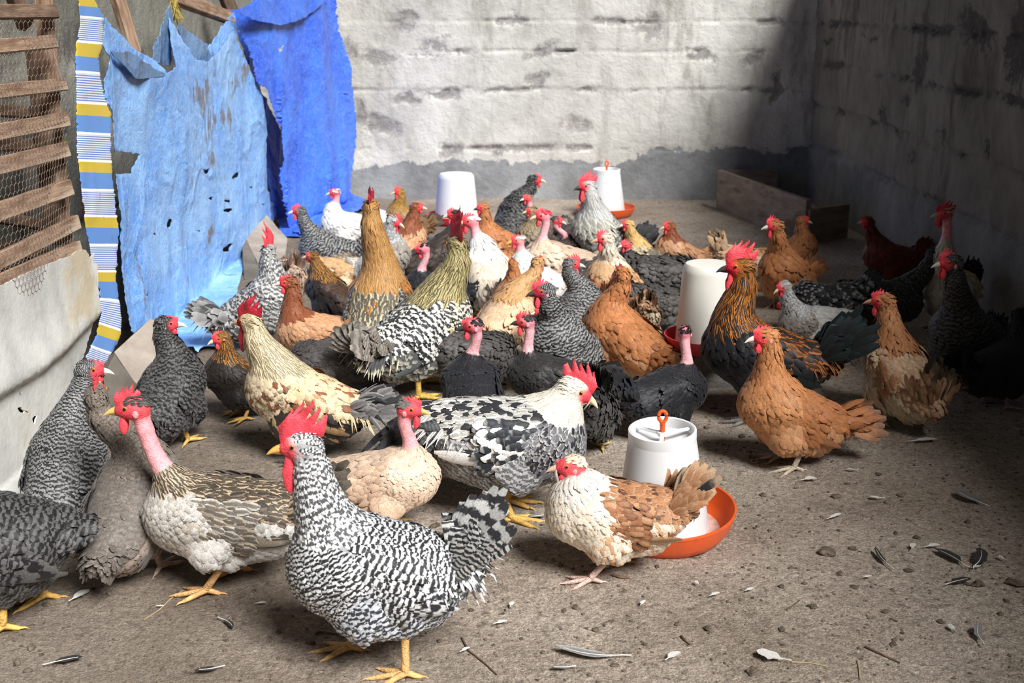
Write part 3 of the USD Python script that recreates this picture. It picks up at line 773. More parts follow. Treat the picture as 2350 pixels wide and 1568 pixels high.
def placed(name, mesh, mat, M, label, cat, smooth=30, parent=None):
    p = parent or '/World'
    path = f'{p}/{numbered(p, name)}'
    mm = usdkit.mesh(stage, path, mesh, mat, smooth=smooth)
    rot = trimesh.transformations.euler_from_matrix(M[:3, :3], 'sxyz')
    x = UsdGeom.Xformable(mm)
    x.AddTranslateOp().Set(Gf.Vec3d(*map(float, M[:3, 3])))
    x.AddRotateXYZOp().Set(Gf.Vec3f(*[float(math.degrees(r)) for r in rot]))
    keys(mm.GetPrim(), label, cat)


def poly_slab(px, off, thick, name, label, cat, mat, seed):
    """A leaning slab: outline given where it stands, on a plane through three of its corners."""
    A, B, C = off
    nrm = np.cross(B - A, C - A)
    nrm /= np.linalg.norm(nrm)
    if nrm @ (CAM - A) < 0:
        nrm = -nrm
    d = ray(np.array([q[0] for q in px]), np.array([q[1] for q in px]))
    t = ((A - CAM) @ nrm) / (d @ nrm)
    p = CAM + d * t[:, None]
    pts = np.vstack([p, p - nrm * thick])
    c = pts.mean(0)
    m = trimesh.convex.convex_hull(pts - c).subdivide_to_size(0.03, max_iter=12)
    v = np.array(m.vertices)
    n = np.array(m.vertex_normals)
    v = v + n * ((meshkit.fbm(v * 25, 3, seed) - 0.46) * 0.010)[:, None]
    path = f'/World/{numbered("/World", name)}'
    mm = usdkit.mesh(stage, path, (v, np.array(m.faces)), mat, smooth=30)
    UsdGeom.Xformable(mm).AddTranslateOp().Set(Gf.Vec3d(*map(float, c)))
    keys(mm.GetPrim(), label, cat)


g = lambda x, y, z=0.0: on_z(np.array(float(x)), np.array(float(y)), z)
poly_slab([(262, 808), (345, 732), (400, 745), (402, 820), (352, 880), (318, 890)], (g(318, 890, 0.01), g(402, 862, 0.01), on_x(np.array(330.), np.array(740.), -1.27)), 0.05,
          'concrete_slab', 'tan concrete slab leaning on the pale tarpaulin behind the dark barred hen at the left', 'slab', M_SLAB, 1)
poly_slab([(236, 870), (262, 812), (320, 892), (335, 930), (250, 950)], (g(235, 960, 0.0), g(335, 930, 0.0), on_x(np.array(250.), np.array(818.), -1.27)), 0.03,
          'stone_slab', 'dark flat stone lying under the end of the striped border strip', 'slab', M_SLAB2, 2)
poly_slab([(563, 545), (612, 494), (660, 548), (652, 610), (600, 622)], (g(590, 640, 0.0), g(665, 610, 0.0), on_x(np.array(610.), np.array(497.), -1.32)), 0.05,
          'concrete_slab', 'brown concrete slab propped on the tarpaulin behind the grey rooster with a big comb', 'slab', M_SLAB, 3)
poly_slab([(556, 560), (566, 550), (600, 624), (590, 650), (560, 640)], (g(556, 650, 0.0), g(600, 640, 0.0), on_x(np.array(560.), np.array(560.), -1.33)), 0.04,
          'stone_slab', 'dark stone wedged against the tarpaulin beside the brown propped slab', 'slab', M_SLAB2, 4)
nb = thing('nest_box', 'old board enclosure on the floor in the dark back right corner', 'box')
A0, A1 = g(1648, 478), g(1850, 562)
A2 = g(1940, 548)
hgt = 0.235
for k, (a, b, h) in enumerate([(A0, A1, 0.24), (A1, A2, 0.19)]):
    plank_between('board', a + [0, 0, h / 2], b + [0, 0, h / 2], h, 0.03, (-0.3, -1, 0), M_RUSTWOOD, parent=nb, seed=60 + k)
plank_between('board', A0 + [0.10, 0.30, 0.10], A0 + [0.42, 0.28, 0.10], 0.20, 0.03, (0, -1, 0), M_RUSTWOOD, parent=nb, seed=66)

# hollow concrete block below the middle drinker
bk = thing('concrete_block', 'hollow grey concrete block under the middle feeder', 'block', g(1640, 893) + [0.0, 0.10, 0.0], 2.0)
o = trimesh.creation.box((0.36, 0.20, 0.14))
for k in (-0.085, 0.085):
    o = trimesh.boolean.difference([o, xf_m] if False else [o, trimesh.creation.box((0.12, 0.13, 0.3), trimesh.transformations.translation_matrix((k, 0, 0)))])
o = o.subdivide_to_size(0.02, max_iter=12)
vv = np.array(o.vertices)
vv = vv + np.array(o.vertex_normals) * ((meshkit.fbm(vv * 40, 3, 9) - 0.46) * 0.006)[:, None] + [0, 0, 0.07]
M_BLOCK = noisy('block_cement', (0.15, 0.145, 0.135), (0.26, 0.25, 0.235), scale=20.0, rough=0.95, bump=0.8, bscale=120.0, dist=0.004)
obj('block', (vv, np.array(o.faces)), M_BLOCK, bk, smooth=25)


# ------------------------------------------------------------------ feeders
def lathe(profile, n=64):
    p = np.asarray(profile, float)
    a = np.linspace(0, 2 * np.pi, n, endpoint=False)
    v = np.stack([p[:, None, 0] * np.cos(a), p[:, None, 0] * np.sin(a), np.broadcast_to(p[:, None, 1], (len(p), n))], -1).reshape(-1, 3)
    i, j = np.meshgrid(np.arange(len(p) - 1), np.arange(n), indexing='ij')
    q = np.stack([i * n + j, i * n + (j + 1) % n, (i + 1) * n + (j + 1) % n, (i + 1) * n + j], -1).reshape(-1, 4)
    f = np.vstack([q[:, [0, 1, 2]], q[:, [0, 2, 3]]])
    m = trimesh.Trimesh(v, f, process=False)
    return v, f


def plastic(name, col, dirt, trans=0.25, lo=0.56):
    n = {'tc': ('texture_coordinate', {}), 'mp': ('mapping', {'scale': (1, 1, 0.5)}),
         'n': ('noise_texture', {'scale': 11.0, 'detail': 5.0, 'roughness': 0.72}),
         'r': ('map_range', {'range_type': 'smoothstep', 'from_min': lo, 'from_max': lo + 0.16, 'to_max': 0.55}),
         'm': ('mix', {'color1': col, 'color2': dirt}),
         'p': ('principled_bsdf', {'roughness': 0.38, 'specular_ior_level': 0.45}),
         'tr': ('translucent_bsdf', {}), 'mc': ('mix_closure', {'fac': trans})}
    l = [('tc.object', 'mp.vector'), ('mp.vector', 'n.vector'), ('n.fac', 'r.value'), ('r.result', 'm.fac'), ('m.color', 'p.base_color'), ('m.color', 'tr.color'),
         ('p.BSDF', 'mc.closure1'), ('tr.BSDF', 'mc.closure2')]
    return usdkit.material(stage, LK + name, n, l, surface='mc.closure')


M_WHITEP = plastic('milky_plastic', (0.82, 0.83, 0.84), (0.50, 0.42, 0.34), 0.3)
M_WHITEP2 = plastic('yellowed_plastic', (0.80, 0.785, 0.72), (0.25, 0.20, 0.14), 0.2, lo=0.60)
M_ORANGEP = plastic('orange_plastic', (0.72, 0.105, 0.018), (0.42, 0.10, 0.05), 0.1, lo=0.52)
M_REDP = plastic('red_plastic', (0.74, 0.045, 0.06), (0.5, 0.12, 0.1), 0.1, lo=0.6)
M_FEED = noisy('feed_dust', (0.42, 0.22, 0.17), (0.66, 0.40, 0.34), scale=30.0, rough=0.95, bump=0.5, bscale=300.0)


def feeder(loc, label, pan_r, pan_h, r0, r1, h, pan_mat, tub_mat, handle=True, open_top=True, tilt=(0, 0), dome=False):
    path = f'/World/{numbered("/World", "poultry_feeder")}'
    x = UsdGeom.Xform.Define(stage, path)
    x.AddTranslateOp().Set(Gf.Vec3d(*map(float, loc)))
    x.AddRotateXYZOp().Set(Gf.Vec3f(tilt[0], tilt[1], 0))
    keys(x.GetPrim(), label, 'feeder')
    R, H = pan_r, pan_h
    prof = [(0.001, 0.0), (R * 0.72, 0.0), (R * 0.84, H * 0.10), (R * 0.95, H * 0.45), (R, H * 0.9), (R * 1.012, H * 0.93), (R * 1.012, H), (R * 0.985, H), (R * 0.975, H * 0.9), (R * 0.925, H * 0.45),
            (R * 0.81, H * 0.16), (R * 0.70, H * 0.08), (0.001, H * 0.08)]
    obj('pan', lathe(prof, 72), pan_mat, path, smooth=35)
    obj('feed', lathe([(r0 * 0.5, H * 0.30), (r0 * 1.02, H * 0.24), (R * 0.80, H * 0.17), (R * 0.80, H * 0.12), (r0 * 0.5, H * 0.12)], 48), M_FEED, path, smooth=True, label='reddish crumbs of feed dust in the pan')
    z0 = H * 0.28
    if dome:
        prof = [(r0, z0), (r0 * 1.02, z0 + 0.004), (r1 * 1.03, z0 + h - 0.03), (r1 * 0.99, z0 + h - 0.012), (r1 * 0.90, z0 + h - 0.002), (r1 * 0.78, z0 + h), (0.001, z0 + h),
                (0.001, z0 + h - 0.004), (r1 * 0.78, z0 + h - 0.004), (r1 * 0.97, z0 + h - 0.02), (r0 * 0.98, z0)]
        obj('tub', lathe(prof, 64), tub_mat, path, smooth=35)
    else:
        t = 0.0035
        prof = [(r0, z0), (r0 * 1.012, z0 + 0.003), (r0 + (r1 - r0) * 0.90, z0 + h * 0.90), (r1 * 1.0 + 0.003, z0 + h * 0.905), (r1 + 0.004, z0 + h * 0.94), (r1 + 0.0035, z0 + h), (r1 - 0.001, z0 + h + 0.002), (r1 - t, z0 + h),
                (r1 - t, z0 + h * 0.93), (r0 - t, z0)]
        obj('tub', lathe(prof, 64), tub_mat, path, smooth=35)
        obj('cone', lathe([(r1 * 0.96, z0 + h * 0.90), (r1 * 0.5, z0 + h * 0.86), (0.001, z0 + h * 0.85), (0.001, z0 + h * 0.84), (r1 * 0.5, z0 + h * 0.85), (r1 * 0.97, z0 + h * 0.89)], 48), tub_mat, path, smooth=True, label='milky inner floor seen through the open top')
        sp = []
        for k in range(3):
            a = 2 * math.pi * k / 3 + 0.35
            m = rbox((r1 - 0.012, 0.010, 0.006), 0.001)
            sp.append(xf(m, frame(np.array([math.cos(a), math.sin(a), 0]) * (r1 / 2 + 0.003) + [0, 0, z0 + h * 0.955], (math.cos(a), math.sin(a), 0), (0, 0, 1))))
        hub = lathe([(0.001, z0 + h * 0.94), (0.012, z0 + h * 0.94), (0.012, z0 + h * 0.975), (0.001, z0 + h * 0.975)], 20)
        obj('spider', join(sp + [hub]), tub_mat, path, smooth=25, label='three-armed top bracket')
    if handle:
        zt = z0 + h
        st = tube([(0, 0, zt - 0.045), (0, 0, zt + 0.002), (0, -0.002, zt + 0.018)], [0.006, 0.006, 0.007], 12)
        a = np.linspace(0, 2 * math.pi, 22)
        ring = tube(np.stack([0.0095 * np.sin(a), 0 * a - 0.003, zt + 0.034 - 0.0135 * np.cos(a)], -1), 0.0045, 8, caps=False)
        obj('handle', join([st, ring]), M_ORANGEP, path, smooth=40, label='orange hanging ring')
    return path


FEEDERS = [
    (g(1519, 1222), 'orange-pan feeder with milky tub and ring in the foreground', 0.176, 0.072, 0.112, 0.077, 0.252, M_ORANGEP, M_WHITEP, True, (3.0, -2.0), False),
    (g(1618, 800, 0.14) + [0, 0, 0.0], 'red-pan feeder with yellowed tub standing on the concrete block', 0.135, 0.050, 0.098, 0.082, 0.275, M_REDP, M_WHITEP2, False, (0, 0), True),
    (g(1048, 512), 'white feeder with a red pan by the back wall, left of the two far feeders', 0.17, 0.055, 0.125, 0.102, 0.275, M_REDP, M_WHITEP, False, (0, 0), True),
    (g(1390, 496), 'white feeder with orange pan and ring by the back wall, behind the tall grey rooster', 0.175, 0.06, 0.115, 0.078, 0.265, M_ORANGEP, M_WHITEP, True, (0, 0), False)]
for (loc, lab, R, H, r0, r1, h, pm_, tm_, hd, tl, dm) in FEEDERS:
    feeder(loc, lab, R, H, r0, r1, h, pm_, tm_, handle=hd, tilt=tl, dome=dm)
# ------------------------------------------------------------------ chickens: body, plumage, wings, tail, head parts, legs
def surface_nets(F, org, h):
    """Naive surface nets: one quad mesh around the region F < 0."""
    s = F < 0
    nx, ny, nz = np.array(F.shape) - 1
    acc = np.zeros((nx, ny, nz, 3))
    cnt = np.zeros((nx, ny, nz))
    cor = [(i, j, k) for i in (0, 1) for j in (0, 1) for k in (0, 1)]
    sl = lambda c: (slice(c[0], c[0] + nx), slice(c[1], c[1] + ny), slice(c[2], c[2] + nz))
    for a in cor:
        for ax in range(3):
            if a[ax]:
                continue
            b = list(a)
            b[ax] = 1
            fa, fb = F[sl(a)], F[sl(b)]
            m = (fa < 0) != (fb < 0)
            t = np.where(m, fa / np.where(m, fa - fb, 1), 0)
            p = [np.where(m, a[q] + (t if q == ax else 0), 0) for q in range(3)]
            for q in range(3):
                acc[..., q] += p[q]
            cnt += m
    on = cnt > 0
    idx = np.full(on.shape, -1)
    idx[on] = np.arange(on.sum())
    base = np.stack(np.nonzero(on), -1)
    V = org + (base + acc[on] / cnt[on][:, None]) * h
    faces = []
    for ax in range(3):
        u, v = (ax + 1) % 3, (ax + 2) % 3
        n = [nx, ny, nz]
        rng_ = [None] * 3
        rng_[ax] = slice(0, n[ax])
        rng_[u] = slice(1, n[u])
        rng_[v] = slice(1, n[v])
        S0 = s[tuple(rng_)]
        r2 = list(rng_)
        r2[ax] = slice(1, n[ax] + 1)
        S1 = s[tuple(r2)]
        for flip, M in ((False, S0 & ~S1), (True, ~S0 & S1)):
            c = np.stack(np.nonzero(M), -1)
            if not len(c):
                continue
            off = np.array([rng_[q].start for q in range(3)])
            c = c + off
            e = np.eye(3, dtype=int)
            q4 = [c - e[u] - e[v], c - e[v], c, c - e[u]]
            f = np.stack([idx[tuple(q.T)] for q in q4], -1)
            faces.append(f[:, ::-1] if flip else f)
    return V, np.vstack(faces)


def smin(a, b, k):
    h = np.clip(0.5 + 0.5 * (b - a) / k, 0, 1)
    return b * (1 - h) + a * h - k * h * (1 - h)


def cone_d(P, a, b, ra, rb, sy=1.0):
    q, a2, b2 = P, np.array(a, float), np.array(b, float)
    ab = b2 - a2
    t = np.clip(((q - a2) @ ab) / max(ab @ ab, 1e-9), 0, 1)
    d = np.linalg.norm(q - a2 - t[..., None] * ab, axis=-1)
    return d - (ra + (rb - ra) * t)


def unit(v):
    v = np.asarray(v, float)
    return v / (np.linalg.norm(v, axis=-1, keepdims=True) + 1e-12)


def feathers(root, d, nrm, L, W, lift, curl, shape, A, B, pw, nb, lace, K=4, rng=None, droop=0.0):
    """A batch of feathers as curved strips: returns vertices, faces and primvars."""
    n = len(root)
    if n == 0:
        return None
    d, nrm = unit(d), np.asarray(nrm, float)
    nrm = unit(nrm - (nrm * d).sum(-1, keepdims=True) * d)
    side = np.cross(d, nrm)
    u = np.linspace(0, 1, K + 1)
    pr = {'round': [0.45, 0.85, 1.0, 0.92, 0.35], 'point': [0.7, 1.0, 0.85, 0.5, 0.06], 'long': [0.35, 0.75, 1.0, 0.95, 0.30], 'fluff': [0.5, 0.95, 1.0, 0.8, 0.5]}[shape]
    wu = np.interp(u, np.linspace(0, 1, 5), pr)
    vv = np.array([-1.0, 0.0, 1.0])
    L, W = np.broadcast_to(L, n), np.broadcast_to(W, n)
    cen = root[:, None] + d[:, None] * (L[:, None] * u)[..., None] + nrm[:, None] * ((np.broadcast_to(lift, n)[:, None] * np.sqrt(u) + np.broadcast_to(curl, n)[:, None] * u ** 2) * L[:, None])[..., None]
    cen = cen - np.array([0, 0, 1.0]) * (np.broadcast_to(droop, n)[:, None] * u ** 2 * L[:, None])[..., None]
    P = cen[:, :, None] + side[:, None, None] * (vv[None, None] * wu[None, :, None] * W[:, None, None] / 2)[..., None]
    P = P + nrm[:, None, None] * ((vv == 0)[None, None] * wu[None, :, None] * W[:, None, None] * 0.16)[..., None]
    if rng is not None:
        jit = rng.normal(0, 0.05, (n, K + 1)) * u
        P = P + side[:, None, None] * (jit * L[:, None])[:, :, None, None]
    nv = (K + 1) * 3
    f1 = grid_faces(K + 1, 3)
    F = (f1[None] + (np.arange(n) * nv)[:, None, None]).reshape(-1, 4)
    rep = lambda c: np.repeat(np.broadcast_to(np.asarray(c, float), (n, 3)), nv, axis=0)
    ph = np.broadcast_to(nb, n)[:, None, None] * u[None, :, None] + (rng.uniform(0, 1, n) if rng is not None else np.zeros(n))[:, None, None] + 0 * vv[None, None]
    pat = np.stack([ph, np.broadcast_to(np.abs(vv), ph.shape), np.broadcast_to(u[None, :, None], ph.shape)], -1).reshape(-1, 3)
    ll = np.repeat(np.stack([np.broadcast_to(lace, n)] * 3, -1), nv, axis=0)
    return P.reshape(-1, 3), F, {'col': rep(A), 'col2': rep(B), 'pat': pat, 'pw': rep(pw), 'pl': ll}


def merge(batches):
    batches = [b for b in batches if b is not None]
    v, f, n = [], [], 0
    for b in batches:
        v.append(b[0])
        f.append(b[1] + n)
        n += len(b[0])
    return (np.vstack(v), np.vstack(f)), {k: np.vstack([b[2][k] for b in batches]) for k in batches[0][2]}


def inflate(outline, thick, step):
    """A flat outline swollen into a fleshy leaf (in x, z; thickness along y)."""
    poly = Polygon(outline).buffer(0.0006).buffer(-0.0006)
    if poly.geom_type != 'Polygon':
        poly = max(poly.geoms, key=lambda g_: g_.area)
    ring = np.array(shapely.segmentize(poly.exterior, step).coords)[:-1]
    x0, y0, x1, y1 = poly.bounds
    gx, gy = np.meshgrid(np.arange(x0, x1, step), np.arange(y0, y1, step))
    gp = np.stack([gx.ravel(), gy.ravel()], -1)
    inn = poly.buffer(-step * 0.5)
    gp = gp[shapely.contains_xy(inn, gp[:, 0], gp[:, 1])]
    pts = np.vstack([ring, gp])
    from scipy.spatial import Delaunay
    tri = Delaunay(pts).simplices
    c = pts[tri].mean(1)
    tri = tri[shapely.contains_xy(poly, c[:, 0], c[:, 1])]
    dist = shapely.distance(poly.exterior, shapely.points(pts))
    t = thick * np.sqrt(np.clip(dist / (thick * 1.6), 0, 1))
    a, b, cc = pts[tri[:, 0]], pts[tri[:, 1]], pts[tri[:, 2]]
    s = (b[:, 0] - a[:, 0]) * (cc[:, 1] - a[:, 1]) - (b[:, 1] - a[:, 1]) * (cc[:, 0] - a[:, 0])
    tri = np.where((s < 0)[:, None], tri[:, ::-1], tri)
    n = len(pts)
    V = np.vstack([np.stack([pts[:, 0], -t - 1e-5, pts[:, 1]], -1), np.stack([pts[:, 0], t + 1e-5, pts[:, 1]], -1)])
    return V, np.vstack([tri, tri[:, ::-1] + n])


def comb_outline(L, H, spikes, lean=0.25, seed=0):
    r = np.random.default_rng(seed)
    pts = [(0.032, -0.006), (0.034, 0.004)]
    x0, x1 = 0.036, 0.036 - L
    for k in range(spikes):
        f0, f1 = k / spikes, (k + 1) / spikes
        env = math.sin(math.pi * (0.22 + 0.66 * (f0 + f1) / 2)) * H * r.uniform(0.85, 1.1)
        xa, xb = x0 + (x1 - x0) * f0, x0 + (x1 - x0) * f1
        xm = (xa + xb) / 2 - lean * env
        w = (xa - xb)
        pts += [(xa - w * 0.06, env * 0.50), (xm + w * 0.16, env * 0.88), (xm, env), (xm - w * 0.16, env * 0.86)]
    pts += [(x1 - 0.006, H * 0.35), (x1, -0.002), (x1 + 0.018, -0.008)]
    return [(a, b) for a, b in pts]


RED = (0.72, 0.062, 0.082)
DARKRED = (0.36, 0.016, 0.030)
PINKRED = (0.78, 0.085, 0.105)
PALEPINK = (0.74, 0.42, 0.45)
YEL = (0.62, 0.38, 0.10)
HORNY = (0.62, 0.50, 0.33)
GREYLEG = (0.16, 0.15, 0.14)
PINKLEG = (0.55, 0.38, 0.33)
WHITEH = (0.68, 0.62, 0.54)
DARKH = (0.05, 0.045, 0.04)


def P_(A, B=None, bar=0.0, tip=0.0, st=0.0, lace=0.0, nb=2.4, alt=None, pa=0.0, var=0.10):
    return dict(A=np.array(A), B=np.array(B if B is not None else A), pw=(bar, tip, st), lace=lace, nb=nb, alt=None if alt is None else np.array(alt), pa=pa, var=var)


K_, W_ = (0.012, 0.012, 0.014), (0.72, 0.71, 0.69)
BARW, BARK = (0.60, 0.61, 0.62), (0.022, 0.023, 0.026)
DB = (0.20, 0.20, 0.205)
OR, OR2, BR = (0.46, 0.165, 0.048), (0.52, 0.235, 0.085), (0.175, 0.052, 0.022)
BUFF, CREAM, TAN = (0.50, 0.27, 0.145), (0.66, 0.54, 0.35), (0.50, 0.33, 0.20)


def st_(neck, back, breast, wing, flight, belly, tail, **kw):
    d = dict(neck=neck, back=back, breast=breast, wing=wing, flight=flight, belly=belly, tail=tail)
    d.update(kw)
    return d


def uni(p, **kw):
    return st_(p, p, p, p, kw.pop('flight', p), kw.pop('belly', p), kw.pop('tail', p), **kw)


